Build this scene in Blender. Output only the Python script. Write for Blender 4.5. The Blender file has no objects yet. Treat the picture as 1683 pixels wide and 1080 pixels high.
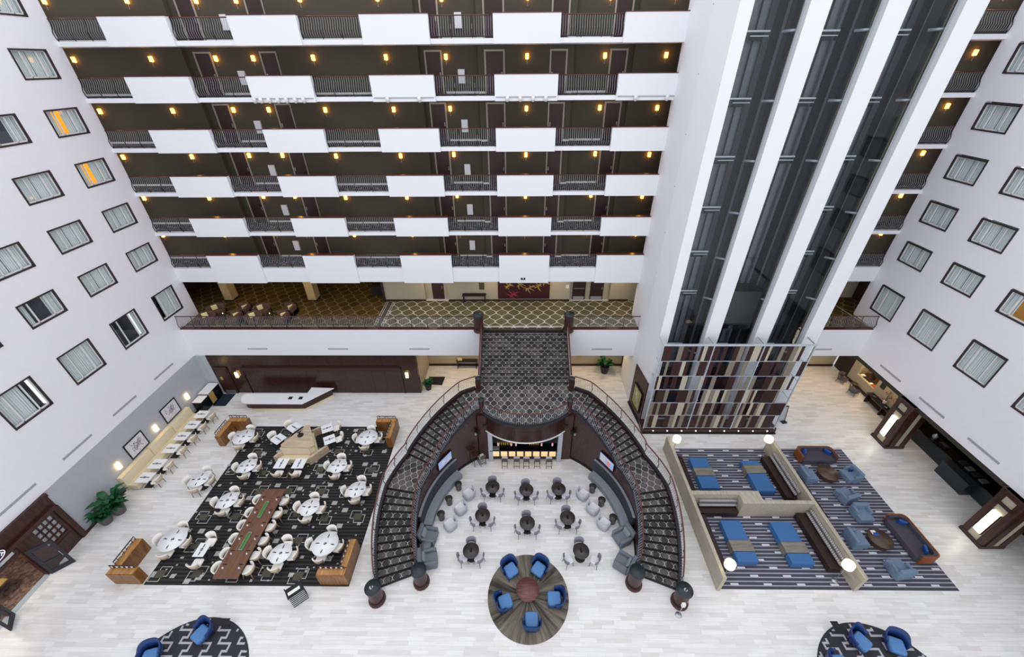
import bpy, math, random
from mathutils import Vector, Matrix
random.seed(7)
PI=math.pi; R=math.radians
SC=bpy.context.scene; COL=SC.collection

# ------------------------------------------------------------------ camera, world, light, exposure
def make_camera():
    yaw,pit,rol,F=-1.42713696e-02,5.86439410e-01,-7.66590125e-03,659.81
    f=Vector((math.sin(yaw)*math.cos(pit),math.cos(yaw)*math.cos(pit),-math.sin(pit)))
    r0=f.cross(Vector((0,0,1))).normalized(); u0=r0.cross(f)
    r=math.cos(rol)*r0+math.sin(rol)*u0; u=-math.sin(rol)*r0+math.cos(rol)*u0
    cd=bpy.data.cameras.new('camera'); cd.sensor_width=36; cd.sensor_fit='HORIZONTAL'; cd.lens=F/1683*36
    cd.clip_start=.1; cd.clip_end=300
    o=bpy.data.objects.new('camera',cd); COL.objects.link(o)
    m=Matrix(((r.x,u.x,-f.x,0),(r.y,u.y,-f.y,0),(r.z,u.z,-f.z,22.7),(0,0,0,1)))
    o.matrix_world=m; SC.camera=o
make_camera()
w=bpy.data.worlds.new('daylight'); SC.world=w; w.use_nodes=True
bg=w.node_tree.nodes['Background']; bg.inputs[0].default_value=(.945,.955,1,1); bg.inputs[1].default_value=1.2
SC.view_settings.view_transform='Standard'; SC.view_settings.look='None'; SC.view_settings.gamma=1
SC.view_settings.use_curve_mapping=False; SC.view_settings.exposure=-0.02
def area(name,loc,sx,sy,power,col,rot=(0,0,0)):
    l=bpy.data.lights.new(name,'AREA'); l.shape='RECTANGLE'; l.size=sx; l.size_y=sy; l.energy=power; l.color=col
    o=bpy.data.objects.new(name,l); COL.objects.link(o); o.location=loc; o.rotation_euler=rot; return o
area('skylight',(0,12,33),46,24,1300,(.96,.965,1))
WARM=(1,.72,.42)
for i,x in enumerate((-22,-17,-12,-7,-2,3,8)): area('mezzanine_downlight',(x,27.9,9.0),.5,.5,9 if x<-11 else 20,WARM)
for x,y in ((-20,31),(-14,31),(-23,30.5)): area('mezzanine_downlight',(x,y,9.0),.5,.5,9,WARM)
area('mezzanine_downlight',(22,27.5,9.0),.5,.5,14,WARM)
for x in (-5.6,-3.4,4.6,7.6,21,24.5): area('lobby_downlight',(x,27.0,3.8),.5,.5,34,WARM)
for y in (25.2,23,21.3): area('lobby_downlight',(27.1,y,3.8),.5,.5,16,WARM)

# ------------------------------------------------------------------ materials
def L(c):
    if isinstance(c,str): c=[int(c[i:i+2],16) for i in (0,2,4)]
    return tuple((v/255/12.92 if v/255<=.04045 else ((v/255+.055)/1.055)**2.4) for v in c)+(1,)
M={}
def mat(name,c,rough=.6,metal=0,emit=0,ecol=None,spec=.4,noise=0,nscale=20,alpha=None):
    m=bpy.data.materials.new(name); m.use_nodes=True; M[name]=m
    b=m.node_tree.nodes['Principled BSDF']; b.inputs['Base Color'].default_value=L(c)
    b.inputs['Roughness'].default_value=rough; b.inputs['Metallic'].default_value=metal; b.inputs['Specular IOR Level'].default_value=spec
    if emit: b.inputs['Emission Color'].default_value=L(ecol or c); b.inputs['Emission Strength'].default_value=emit
    if noise:
        N=Nd(m); t=N('ShaderNodeTexNoise',Scale=nscale,Detail=3); mx=N.mix(t.outputs[0],L([v*(1-noise) for v in rgb(c)]),L([min(255,v*(1+noise)) for v in rgb(c)]))
        N.l(N.coord('Object'),t.inputs[0]); N.l(mx,b.inputs['Base Color'])
    return m
def rgb(c): return [int(c[i:i+2],16) for i in (0,2,4)] if isinstance(c,str) else c
class Nd:
    def __init__(s,m): s.t=m.node_tree; s.b=s.t.nodes['Principled BSDF']; s.tc=None
    def __call__(s,typ,**k):
        n=s.t.nodes.new(typ)
        for a,v in k.items(): n.inputs[a].default_value=v
        return n
    def l(s,a,b): s.t.links.new(a,b)
    def coord(s,w='Object'):
        if not s.tc: s.tc=s.t.nodes.new('ShaderNodeTexCoord')
        return s.tc.outputs[w]
    def mth(s,op,a,b=None,c=None):
        n=s.t.nodes.new('ShaderNodeMath'); n.operation=op
        for i,v in enumerate((a,b,c)):
            if v is None: continue
            if isinstance(v,(int,float)): n.inputs[i].default_value=v
            else: s.l(v,n.inputs[i])
        return n.outputs[0]
    def mix(s,f,a,b):
        n=s.t.nodes.new('ShaderNodeMix'); n.data_type='RGBA'
        if isinstance(f,(int,float)): n.inputs[0].default_value=f
        else: s.l(f,n.inputs[0])
        for i,v in ((6,a),(7,b)):
            if isinstance(v,tuple): n.inputs[i].default_value=v
            else: s.l(v,n.inputs[i])
        return n.outputs[2]
    def xyz(s,v):
        n=s.t.nodes.new('ShaderNodeSeparateXYZ'); s.l(v,n.inputs[0]); return n.outputs
    def comb(s,x,y,z=0):
        n=s.t.nodes.new('ShaderNodeCombineXYZ')
        for i,v in enumerate((x,y,z)):
            if isinstance(v,(int,float)): n.inputs[i].default_value=v
            else: s.l(v,n.inputs[i])
        return n.outputs[0]
mat('white_paint','F5F5FA',.85,noise=.008,nscale=2); mat('white_panel','ECEEF3',.8)
mat('grey_paint','B6BAC0',.85,noise=.03,nscale=1.5); mat('grey_tile','B4BAC0',.6,noise=.04,nscale=3)
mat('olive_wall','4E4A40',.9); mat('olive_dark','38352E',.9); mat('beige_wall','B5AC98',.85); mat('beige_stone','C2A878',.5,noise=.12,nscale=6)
mat('vent_grey','A9AAB0',.6); mat('white_trim','EDEDED',.5); mat('black','121214',.5); mat('soft_black','1E1E20',.7)
mat('bronze','3C2424',.4,noise=.15,nscale=8); mat('rail_brown','5C342E',.25); mat('iron','34343A',.5,.3); mat('iron_sunlit','A0A4AC',.45,.2); mat('door_brown','3A2326',.45); mat('door_frame','A49E92',.6)  # balusters get a paler iron, their sunlit look put into the colour
mat('steel','B9BCC2',.3,.8); mat('silver','B4BAC0',.35,.4); mat('screen_frame','C6D0DA',.35,.3)
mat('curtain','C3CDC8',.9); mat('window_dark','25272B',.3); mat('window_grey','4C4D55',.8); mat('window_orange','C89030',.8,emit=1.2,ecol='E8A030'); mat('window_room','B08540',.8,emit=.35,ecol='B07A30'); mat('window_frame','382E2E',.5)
mat('shaft_dark','3E4046',.7); mat('shaft_mid','74787F',.7,noise=.08,nscale=3); mat('shaft_light','D2DCE2',.5); mat('shaft_rail','8D8672',.5); mat('shaft_black','15161A',.6)
mat('tabletop_white','F2F4F6',.35); mat('cream','FBF8F2',.7); mat('cream_back','C9BAA2',.7); mat('cream_sofa','E6D8B8',.6,noise=.03,nscale=5); mat('leg_dark','2A2524',.5); mat('leg_wood','A08A70',.5)
mat('napkin','1C1C20',.7); mat('caddy','3A3C40',.4); mat('glass_white','E8E8F4',.1)
mat('blue','1F4E9A',.5); mat('blue_shell','1B3870',.3); mat('blue_seat','5685BC',.6); mat('blue_ottoman','3C6CA4',.55); mat('blue_grey','6C8098',.8,noise=.12,nscale=9); mat('cushion_blue','1F4A92',.5,noise=.3,nscale=20)
mat('lilac_grey','C2C2CC',.8); mat('lilac_seat','E6E6EC',.8); mat('mauve','85858F',.7); mat('stool_back','544E4C',.7); mat('club_grey','6E747E',.6); mat('club_light','8A9098',.6); mat('sofa_grey','868C96',.7,noise=.08,nscale=14); mat('sofa_back','33363C',.6)
mat('table_dark','3E3A38',.15); mat('sofa_dark','4A4650',.8); mat('orange_wood','8E4B22',.4,noise=.15,nscale=6); mat('bench_brown','30211F',.45); mat('pattern_roll','8C8C92',.6)
mat('amber','FFD080',.5,emit=13,ecol='FFAA3C'); mat('amber_core','FFE9B0',.5,emit=9,ecol='FFD070'); mat('lamp_glow','FFF0D8',.5,emit=2.2,ecol='FFE2B8'); mat('panel_glow','FFFFFF',.5,emit=7,ecol='FFF6DC'); mat('sconce_glow','FFE8B8',.5,emit=7,ecol='FFDC98'); mat('bar_glow','F3D9AE',.6,emit=.7,ecol='F0C890'); mat('neon_glow','E8E0FF',.5,emit=1.3,ecol='E8E0FF'); mat('dot_glow','FFFFFF',.5,emit=8)
mat('pink_glow','D8A0B0',.5,emit=.5); mat('green_leaf','1F5232',.45,noise=.35,nscale=12); mat('pot_grey','5C565A',.5); mat('pot_dark','2C2A2C',.5); mat('moss','3F7A2A',.9,noise=.3,nscale=30); mat('navy_mat','1E2838',.9); mat('flower_red','A83048',.7); mat('flower_yellow','C8A838',.7)
mat('strip_brown','38201F',.5); mat('strip_taupe','847E72',.5); mat('strip_beige','BEB8A6',.5); mat('tv_screen','8A98B8',.3,emit=.6,ecol='8A9CC8'); mat('tv_red','C87060',.3,emit=.5); mat('art_white','E4E4E8',.6); mat('art_yellow','A8A468',.6); mat('art_green','4A6048',.6); mat('gold','B89A58',.4); mat('art_maroon','3E1418',.6); mat('art_orange','B8602C',.6)
mat('brown_chair','5E4438',.7); mat('cushion_cream','E8D9A0',.8); mat('warm_wall','B89860',.8); mat('counter_black','101216',.2); mat('counter_slate','2A3236',.3); mat('restaurant_brown','4A3020',.7)
def glassmat():
    m=bpy.data.materials.new('clear_glass'); m.use_nodes=True; M['glass']=m; t=m.node_tree; t.nodes.clear()
    o=t.nodes.new('ShaderNodeOutputMaterial'); mx=t.nodes.new('ShaderNodeMixShader'); tr=t.nodes.new('ShaderNodeBsdfTransparent'); gl=t.nodes.new('ShaderNodeBsdfGlossy')
    gl.inputs['Roughness'].default_value=.03; tr.inputs[0].default_value=(.95,.96,.97,1); mx.inputs[0].default_value=.022
    t.links.new(tr.outputs[0],mx.inputs[1]); t.links.new(gl.outputs[0],mx.inputs[2]); t.links.new(mx.outputs[0],o.inputs[0])
glassmat()
def woodmat(name,c1,c2,axis=2,scale=3,rough=.4,spec=.5):
    m=mat(name,c1,rough,spec=spec); N=Nd(m); mp=N('ShaderNodeMapping'); s=[scale*9]*3; s[axis]=scale
    mp.inputs['Scale'].default_value=s; N.l(N.coord('Object'),mp.inputs[0]); t=N('ShaderNodeTexNoise',Scale=1,Detail=4,Roughness=.6); N.l(mp.outputs[0],t.inputs[0])
    rp=N('ShaderNodeValToRGB'); rp.color_ramp.elements[0].position=.35; rp.color_ramp.elements[1].position=.68; rp.color_ramp.elements[0].color=L(c1); rp.color_ramp.elements[1].color=L(c2)
    N.l(t.outputs[0],rp.inputs[0]); N.l(rp.outputs[0],N.b.inputs['Base Color']); return m
woodmat('wood_dark','331A18','4A2A26',2,1); woodmat('wood_orange','6A4420','9A6A36',2,1.2); woodmat('wood_orange_top','9A6632','CFA064',1,1.2); woodmat('wood_grey_oak','A7A08E','C2BCAB',1,1.5,.5)
woodmat('wood_walnut','64402E','7C5642',1,.8,.35); woodmat('wood_table','6E6A62','8E897E',0,1); woodmat('wood_island','B8A48C','D2C0A8',0,1,.4); woodmat('wood_round','5A3434','7E5450',0,2); woodmat('wood_coffee','46352C','5C483C',0,1.5)
def panelmat():   # dark panelled wood with thin joints on a cylinder or a wall, by UV
    m=mat('wood_panels','3A2220',.25,spec=.5); N=Nd(m); u=N.xyz(N.coord('UV'))
    fx=N.mth('FRACT',N.mth('DIVIDE',u[0],1.05)); fy=N.mth('FRACT',N.mth('DIVIDE',u[1],1.25))
    e=N.mth('MAXIMUM',N.mth('LESS_THAN',fx,.018),N.mth('LESS_THAN',fy,.016))
    t=N('ShaderNodeTexNoise',Scale=2,Detail=4); N.l(N.comb(N.mth('MULTIPLY',u[0],6),u[1]),t.inputs[0])
    N.l(N.mix(e,N.mix(t.outputs[0],L('2A1716'),L('432624')),L('150C0C')),N.b.inputs['Base Color'])
panelmat()
def floormat():
    m=mat('floor_planks','E6E5E2',.28,spec=.35); N=Nd(m); c=N.coord('Object')
    b=N('ShaderNodeTexBrick'); b.offset=.37; b.offset_frequency=2; b.squash_frequency=3; b.squash=.8
    for k,v in (('Color1',L('F1F1F0')),('Color2',L('DAD7D3')),('Mortar',L('D9D7D4')),('Scale',1),('Mortar Size',.004),('Bias',-.25),('Brick Width',1.02),('Row Height',.18)): b.inputs[k].default_value=v
    N.l(c,b.inputs[0]); x=N.xyz(c)
    t=N('ShaderNodeTexNoise',Scale=1,Detail=5,Roughness=.65); N.l(N.comb(N.mth('MULTIPLY',x[0],.7),N.mth('MULTIPLY',x[1],14)),t.inputs[0])
    k=N.mth('MULTIPLY',N.mth('SUBTRACT',t.outputs[0],.45),1.1)
    N.l(N.mix(N.mth('MAXIMUM',0,k),b.outputs[0],L('B8B3AD')),N.b.inputs['Base Color'])
floormat()
def ogee(name,coord,pu,pv,c1,c2,cl,wd=.05,ck=True):
    m=mat(name,c1,.95,spec=.1); N=Nd(m); x=N.xyz(N.coord(coord)); u=N.mth('DIVIDE',x[0],pu); v=N.mth('DIVIDE',x[1],pv)
    sn=N.mth('SINE',N.mth('MULTIPLY',v,2*PI)); s=N.mth('MULTIPLY',N.mth('MULTIPLY',N.mth('SIGN',sn),N.mth('POWER',N.mth('ABSOLUTE',sn),.88)),.25)
    d1=N.mth('ABSOLUTE',N.mth('SUBTRACT',N.mth('FRACT',N.mth('SUBTRACT',u,s)),.5))
    d2=N.mth('ABSOLUTE',N.mth('SUBTRACT',N.mth('FRACT',N.mth('ADD',N.mth('ADD',u,s),.5)),.5))
    e=N.mth('MAXIMUM',N.mth('LESS_THAN',d1,wd),N.mth('LESS_THAN',d2,wd))
    w=N('ShaderNodeTexWhiteNoise'); w.noise_dimensions='2D'
    N.l(N.comb(N.mth('FLOOR',N.mth('ADD',N.mth('SUBTRACT',u,s),.5)),N.mth('FLOOR',N.mth('ADD',N.mth('ADD',u,s),1.0))),w.inputs[0]) if 0 else N.l(N.comb(N.mth('FLOOR',N.mth('ADD',u,N.mth('MULTIPLY',N.mth('FLOOR',N.mth('MULTIPLY',v,2)),.5))),N.mth('FLOOR',N.mth('MULTIPLY',v,2))),w.inputs[0])
    f=N.mth('GREATER_THAN',w.outputs[0],.5) if ck else w.outputs[0]
    t=N('ShaderNodeTexNoise',Scale=60 if pu<.6 else 25,Detail=2); N.l(N.coord('Object'),t.inputs[0])
    base=N.mix(f,L(c1),L(c2)); base=N.mix(N.mth('MULTIPLY',t.outputs[0],.35),base,L(c2))
    N.l(N.mix(e,base,L(cl)),N.b.inputs['Base Color'])
ogee('carpet_stair','UV',.46,.62,'3A3938','605D5B','B4B3B1',.035)
ogee('carpet_landing','Object',.46,.74,'363534','605D5A','BDBDBB',.035)
ogee('carpet_mezzanine','Object',.93,1.3,'5E5A3E','726B50','CFCABE',.05,False)
ogee('carpet_mezzanine_brown','Object',.93,1.3,'45361A','5A4824','857250',.045,False)
def stripemat(name,per,c1,c2,th,c3=None):
    m=mat(name,c1,.95,spec=.1); N=Nd(m); x=N.xyz(N.coord('Object')); f=N.mth('FRACT',N.mth('DIVIDE',x[1],per))
    t=N('ShaderNodeTexNoise',Scale=1.1,Detail=2); N.l(N.coord('Object'),t.inputs[0])
    a=N.mix(N.mth('GREATER_THAN',f,th),L(c2),L(c1))
    if c3: a=N.mix(N.mth('MULTIPLY',t.outputs[0],.55),a,L(c3))
    N.l(a,N.b.inputs['Base Color'])
stripemat('carpet_dining',.21,'2C2C2D','3F3F3E',.45); stripemat('carpet_lounge',.205,'4A4A5A','B6B6C4',.3,'55555F')
mat('carpet_square','B4B4B2',.95,spec=.1); mat('carpet_line','D6D6D2',.95,spec=.1); mat('carpet_olive','5A584E',.95,spec=.1); mat('carpet_dash','D4D4DC',.95,spec=.1); mat('rug_charcoal','3C3C42',.95,spec=.1); mat('rug_line','B9B9C2',.95,spec=.1)
def scribble():
    m=mat('carpet_corridor','3A3C3E',.95,spec=.1); N=Nd(m); x=N.xyz(N.coord('Object'))
    t=N('ShaderNodeTexNoise',Scale=1,Detail=1); N.l(N.comb(N.mth('MULTIPLY',x[0],2.2),N.mth('MULTIPLY',x[1],5)),t.inputs[0])
    e=N.mth('LESS_THAN',N.mth('ABSOLUTE',N.mth('SUBTRACT',t.outputs[0],.5)),.012); N.l(N.mix(e,L('3A3C3E'),L('A8ACAC')),N.b.inputs['Base Color'])
scribble()
def radial():
    m=mat('rug_radial','6E6860',.9,spec=.1); N=Nd(m); x=N.xyz(N.coord('Object')); a=N.mth('ARCTAN2',x[1],x[0]); r=N.mth('POWER',N.mth('ADD',N.mth('MULTIPLY',x[0],x[0]),N.mth('MULTIPLY',x[1],x[1])),.5)
    n=N('ShaderNodeTexNoise',Scale=1,Detail=4,Roughness=.6); N.l(N.comb(N.mth('MULTIPLY',N.mth('COSINE',a),6),N.mth('MULTIPLY',N.mth('SINE',a),6),N.mth('MULTIPLY',r,.35)),n.inputs[0])
    rp=N('ShaderNodeValToRGB'); rp.color_ramp.elements[0].position=.36; rp.color_ramp.elements[1].position=.64; rp.color_ramp.elements[0].color=L('3E3A38'); rp.color_ramp.elements[1].color=L('8A8378')
    N.l(n.outputs[0],rp.inputs[0]); N.l(rp.outputs[0],N.b.inputs['Base Color'])
radial()
def foldshade():  # shade of the curtain folds painted into the colour as stripes
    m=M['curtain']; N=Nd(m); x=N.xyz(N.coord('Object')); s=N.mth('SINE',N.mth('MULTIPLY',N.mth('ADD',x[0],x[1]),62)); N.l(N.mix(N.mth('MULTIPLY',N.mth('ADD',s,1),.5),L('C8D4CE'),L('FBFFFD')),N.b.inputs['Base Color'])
foldshade()
def mottle():
    m=mat('carpet_rust','6A4436',.95,spec=.1); N=Nd(m); t=N('ShaderNodeTexVoronoi',Scale=7); N.l(N.coord('Object'),t.inputs[0]); rp=N('ShaderNodeValToRGB'); rp.color_ramp.elements[0].color=L('4C3830'); rp.color_ramp.elements[1].color=L('92796C'); N.l(t.outputs['Color'],rp.inputs[0]); N.l(rp.outputs[0],N.b.inputs['Base Color'])
mottle()

# ------------------------------------------------------------------ mesh helpers
class MB:
    def __init__(s): s.v=[];s.f=[];s.m=[];s.uv=[];s.sm=[];s.T=None
    def add(s,vs,fs,m=0,smooth=False,uvs=None):
        n=len(s.v)
        if s.T is not None: vs=[tuple(s.T@Vector(p)) for p in vs]
        s.v+=vs
        for i,f in enumerate(fs):
            s.f.append(tuple(n+k for k in f)); s.m.append(m); s.sm.append(smooth); s.uv.append(uvs[i] if uvs else None)
        return s
    def box(s,x0,x1,y0,y1,z0,z1,m=0):
        return s.add([(x0,y0,z0),(x1,y0,z0),(x1,y1,z0),(x0,y1,z0),(x0,y0,z1),(x1,y0,z1),(x1,y1,z1),(x0,y1,z1)],[(0,3,2,1),(4,5,6,7),(0,1,5,4),(1,2,6,5),(2,3,7,6),(3,0,4,7)],m)
    def prism(s,poly,z0,z1,m=0,mt=None):
        n=len(poly); s.add([(x,y,z0) for x,y in poly]+[(x,y,z1) for x,y in poly],[tuple(range(n))[::-1]]+[(i,(i+1)%n,n+(i+1)%n,n+i) for i in range(n)],m)
        s.add([(x,y,z1) for x,y in poly],[tuple(range(n))],m if mt is None else mt); return s
    def lathe(s,x,y,prof,n=20,m=0,sx=1,sy=1):
        vs=[];fs=[];k=len(prof)
        for i in range(n):
            a=2*PI*i/n
            vs+=[(x+r*sx*math.cos(a),y+r*sy*math.sin(a),z) for r,z in prof]
        for i in range(n):
            j=(i+1)%n
            fs+=[(i*k+q,j*k+q,j*k+q+1,i*k+q+1) for q in range(k-1)]
        s.add(vs,fs,m,True)
        if prof[-1][0]>1e-4: s.add([(x+prof[-1][0]*sx*math.cos(2*PI*i/n),y+prof[-1][0]*sy*math.sin(2*PI*i/n),prof[-1][1]) for i in range(n)],[tuple(range(n))],m)
        if prof[0][0]>1e-4: s.add([(x+prof[0][0]*sx*math.cos(2*PI*i/n),y+prof[0][0]*sy*math.sin(2*PI*i/n),prof[0][1]) for i in range(n)],[tuple(range(n))[::-1]],m)
        return s
    def cyl(s,x,y,z0,z1,r0,r1=None,n=16,m=0): return s.lathe(x,y,[(r0,z0),(r0 if r1 is None else r1,z1)],n,m)
    def tube(s,pts,r,n=6,m=0,closed=False):
        pts=[Vector(p) for p in pts]; vs=[];fs=[];K=len(pts)
        for i,p in enumerate(pts):
            d=(pts[min(i+1,K-1)]-pts[max(i-1,0)]).normalized()
            up=Vector((0,0,1)) if abs(d.z)<.9 else Vector((0,1,0)); a=d.cross(up).normalized(); b=a.cross(d)
            rr=r[i] if isinstance(r,(list,tuple)) else r
            for k in range(n): t=2*PI*(k+.5)/n; vs.append(tuple(p+a*rr*math.cos(t)+b*rr*math.sin(t)))
        for i in range(K-1):
            for k in range(n): fs.append((i*n+k,i*n+(k+1)%n,(i+1)*n+(k+1)%n,(i+1)*n+k))
        fs+=[tuple(range(n))[::-1],tuple((K-1)*n+k for k in range(n))]
        return s.add(vs,fs,m,n>4)
    def ring(s,cx,cy,r0,r1,a0,a1,z0,z1,n=32,m=0,mt=None):   # z0,z1: numbers or functions of the angle (degrees)
        g=lambda z,a: z(a) if callable(z) else z
        vs=[]
        for i in range(n+1):
            a=a0+(a1-a0)*i/n; c,d=math.cos(R(a)),math.sin(R(a))
            vs+=[(cx+r0*c,cy+r0*d,g(z0,a)),(cx+r1*c,cy+r1*d,g(z0,a)),(cx+r1*c,cy+r1*d,g(z1,a)),(cx+r0*c,cy+r0*d,g(z1,a))]
        fs=[];uv=[]
        lo=a1>a0
        for i in range(n):
            A=4*i;B=A+4; ua=R(a0+(a1-a0)*i/n); ub=R(a0+(a1-a0)*(i+1)/n)
            for q,(p,k,rr) in enumerate(((0,1,r0),(1,2,r1),(2,3,r1),(3,0,r0))):
                f=(A+p,A+k,B+k,B+p); u=[(ua*rr,vs[A+p][2]),(ua*rr,vs[A+k][2]),(ub*rr,vs[B+k][2]),(ub*rr,vs[B+p][2])]
                if not lo: f=f[::-1];u=u[::-1]
                s_m=mt if (q==2 and mt is not None) else m
                s.add(vs[f[0]:f[0]+1]+vs[f[1]:f[1]+1]+vs[f[2]:f[2]+1]+vs[f[3]:f[3]+1],[(0,1,2,3)],s_m,False,[u])
        e=[(0,3,2,1),(4*n,4*n+1,4*n+2,4*n+3)]
        if not lo: e=[x[::-1] for x in e]
        for f in e: s.add([vs[i] for i in f],[(0,1,2,3)],m)
        return s
    def rbox(s,x0,x1,y0,y1,z0,z1,r=.04,m=0,n=3):   # box with rounded vertical corners and a chamfered top
        def rr(o):
            P=[]
            for (cx,cy,a) in ((x1-r,y1-r,0),(x0+r,y1-r,90),(x0+r,y0+r,180),(x1-r,y0+r,270)):
                for i in range(n+1): t=R(a+90*i/n); P.append((cx+(r-o)*math.cos(t),cy+(r-o)*math.sin(t)))
            return P
        c=min(r*.5,(z1-z0)*.3); Ls=[(rr(0),z0),(rr(0),z1-c),(rr(c*.35),z1-c*.3),(rr(c),z1)]; k=len(Ls[0][0]); vs=[(x,y,z) for P,z in Ls for x,y in P]
        fs=[(l*k+i,l*k+(i+1)%k,(l+1)*k+(i+1)%k,(l+1)*k+i) for l in range(3) for i in range(k)]
        s.add(vs,fs,m,True); s.add([vs[3*k+i] for i in range(k)],[tuple(range(k))],m); return s.add([vs[i] for i in range(k)],[tuple(range(k))[::-1]],m)
    def shell(s,rx,ry,a0,a1,t,z0,zt,n=14,m=0,cy=0,p=2.6,lean=0):   # curved chair back: plan super-ellipse, top height zt(u), u -1..1
        vs=[]
        for i in range(n+1):
            u=-1+2*i/n; a=R(a0+(a1-a0)*i/n); c,d=math.cos(a),math.sin(a); k=(abs(c)**p+abs(d)**p)**(-1/p)
            z=zt(u)
            for q,(tt,zz) in enumerate(((0,z0),(t,z0),(t,z),(0,z))):
                e=lean*(zz-z0); vs.append(((rx-tt+e)*k*c,cy+(ry-tt+e)*k*d,zz))
        fs=[]
        for i in range(n):
            for q in range(4): fs.append((4*i+q,4*i+4+q,4*i+4+(q+1)%4,4*i+(q+1)%4))
        fs+=[(0,1,2,3),(4*n+3,4*n+2,4*n+1,4*n)]
        return s.add(vs,fs,m,True)
    def mesh(s,name,mats):
        me=bpy.data.meshes.new(name); me.from_pydata(s.v,[],s.f)
        for k in mats: me.materials.append(M[k])
        me.polygons.foreach_set('material_index',s.m); me.polygons.foreach_set('use_smooth',s.sm)
        if any(s.uv):
            ul=me.uv_layers.new(name='UVMap').data; i=0
            for p,u in zip(me.polygons,s.uv):
                for k in range(p.loop_total):
                    if u: ul[p.loop_start+k].uv=u[k]
        me.update(); return me
    def build(s,name,mats,parent=None,bevel=0):
        if isinstance(mats,str): mats=[mats]
        o=bpy.data.objects.new(name,s.mesh(name,mats)); COL.objects.link(o)
        if parent: o.parent=parent
        if bevel:
            b=o.modifiers.new('bevel','BEVEL'); b.width=bevel; b.segments=2; b.limit_method='ANGLE'; b.harden_normals=False
        return o
def tag(o,label=None,cat=None,group=None,kind=None):
    for k,v in (('label',label),('category',cat),('group',group),('kind',kind)):
        if v: o[k]=v
    return o
def empty(name,loc=(0,0,0),rz=0,label=None,cat=None,group=None,kind=None):
    o=bpy.data.objects.new(name,None); COL.objects.link(o); o.location=loc; o.rotation_euler=(0,0,rz); o.empty_display_size=.2
    return tag(o,label,cat,group,kind)
def kids(o): return [c for c in KID.get(o.name,[])]
KID={}
def index():
    KID.clear()
    for o in bpy.data.objects:
        if o.parent: KID.setdefault(o.parent.name,[]).append(o)
def dup(root,loc,rz,label=None,group=None,scale=None):
    r=root.copy(); COL.objects.link(r); r.location=loc; r.rotation_euler=(0,0,rz)
    if label: r['label']=label
    if group: r['group']=group
    if scale: r.scale=scale
    for ch in PK[root.name]:
        c=ch[0].copy(); COL.objects.link(c); c.parent=r
        for g in ch[1]:
            d=g.copy(); COL.objects.link(d); d.parent=c
    return r
PK={}
def proto(root):
    PK[root.name]=[(c,[g for g in bpy.data.objects if g.parent==c]) for c in bpy.data.objects if c.parent==root]; root['_used']=0; return root
def place(root,loc,rz,label,group=None,scale=None):
    if root.get('_used')==0:
        del root['_used']; root.location=loc; root.rotation_euler=(0,0,rz); root['label']=label
        if group: root['group']=group
        if scale: root.scale=scale
        return root
    return dup(root,loc,rz,label,group,scale)
def struct(name,mb,mats,label,cat='wall',bevel=0): return tag(mb.build(name,mats,None,bevel),label,cat,kind='structure')
def wallholes(mb,a,c,us,vs,holes,m=0):   # cells of a plane, a= 'X' const or 'Y' const
    U=sorted(set([us[0],us[1]]+[h[i] for h in holes for i in (0,1)])); V=sorted(set([vs[0],vs[1]]+[h[i] for h in holes for i in (2,3)]))
    for i in range(len(U)-1):
        for j in range(len(V)-1):
            cu,cv=(U[i]+U[i+1])/2,(V[j]+V[j+1])/2
            if any(h[0]<cu<h[1] and h[2]<cv<h[3] for h in holes): continue
            if a=='X': mb.box(c[0],c[1],U[i],U[i+1],V[j],V[j+1],m)
            else: mb.box(U[i],U[i+1],c[0],c[1],V[j],V[j+1],m)
ORD=['lowest','second','third','fourth','fifth','topmost']; NTH=['first','second','third','fourth','fifth','sixth','seventh','eighth','ninth','tenth','eleventh','twelfth']
XL,XR,YF,YM=-25.06,26.02,26.6,24.6
FL=[10.28,12.98,15.68,18.37,21.07,23.77]; TOPZ=30.0
exec_parts=[]
# ------------------------------------------------------------------ setting: floor, side walls, windows
struct('floor',MB().add([(-34,-6,0),(36,-6,0),(36,34,0),(-34,34,0)],[(0,1,2,3)]),'floor_planks','pale grey and white plank tiled lobby floor','floor')
cols=[13.65,17.03,20.42,23.8]
def win_holes():
    H=[]
    for y in [10.27,6.9]+cols:
        for k in range(7):
            zt=[9.42,12.65,15.34,18.03,20.72,23.42,26.12][k]; zb=7.47 if k==0 else zt-1.35
            H.append((y,y+1.95,zb,zt,k))
    return H
WH=win_holes()
for side,X,sg in (('left',XL,1),('right',XR,-1)):
    mb=MB(); wallholes(mb,'X',(X-.3,X) if sg>0 else (X,X+.3),(2,26.75),(3.85,TOPZ),WH)
    struct('wall_'+side,mb,'white_paint','tall white %s atrium wall pierced by rows of dark framed windows'%side)
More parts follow.
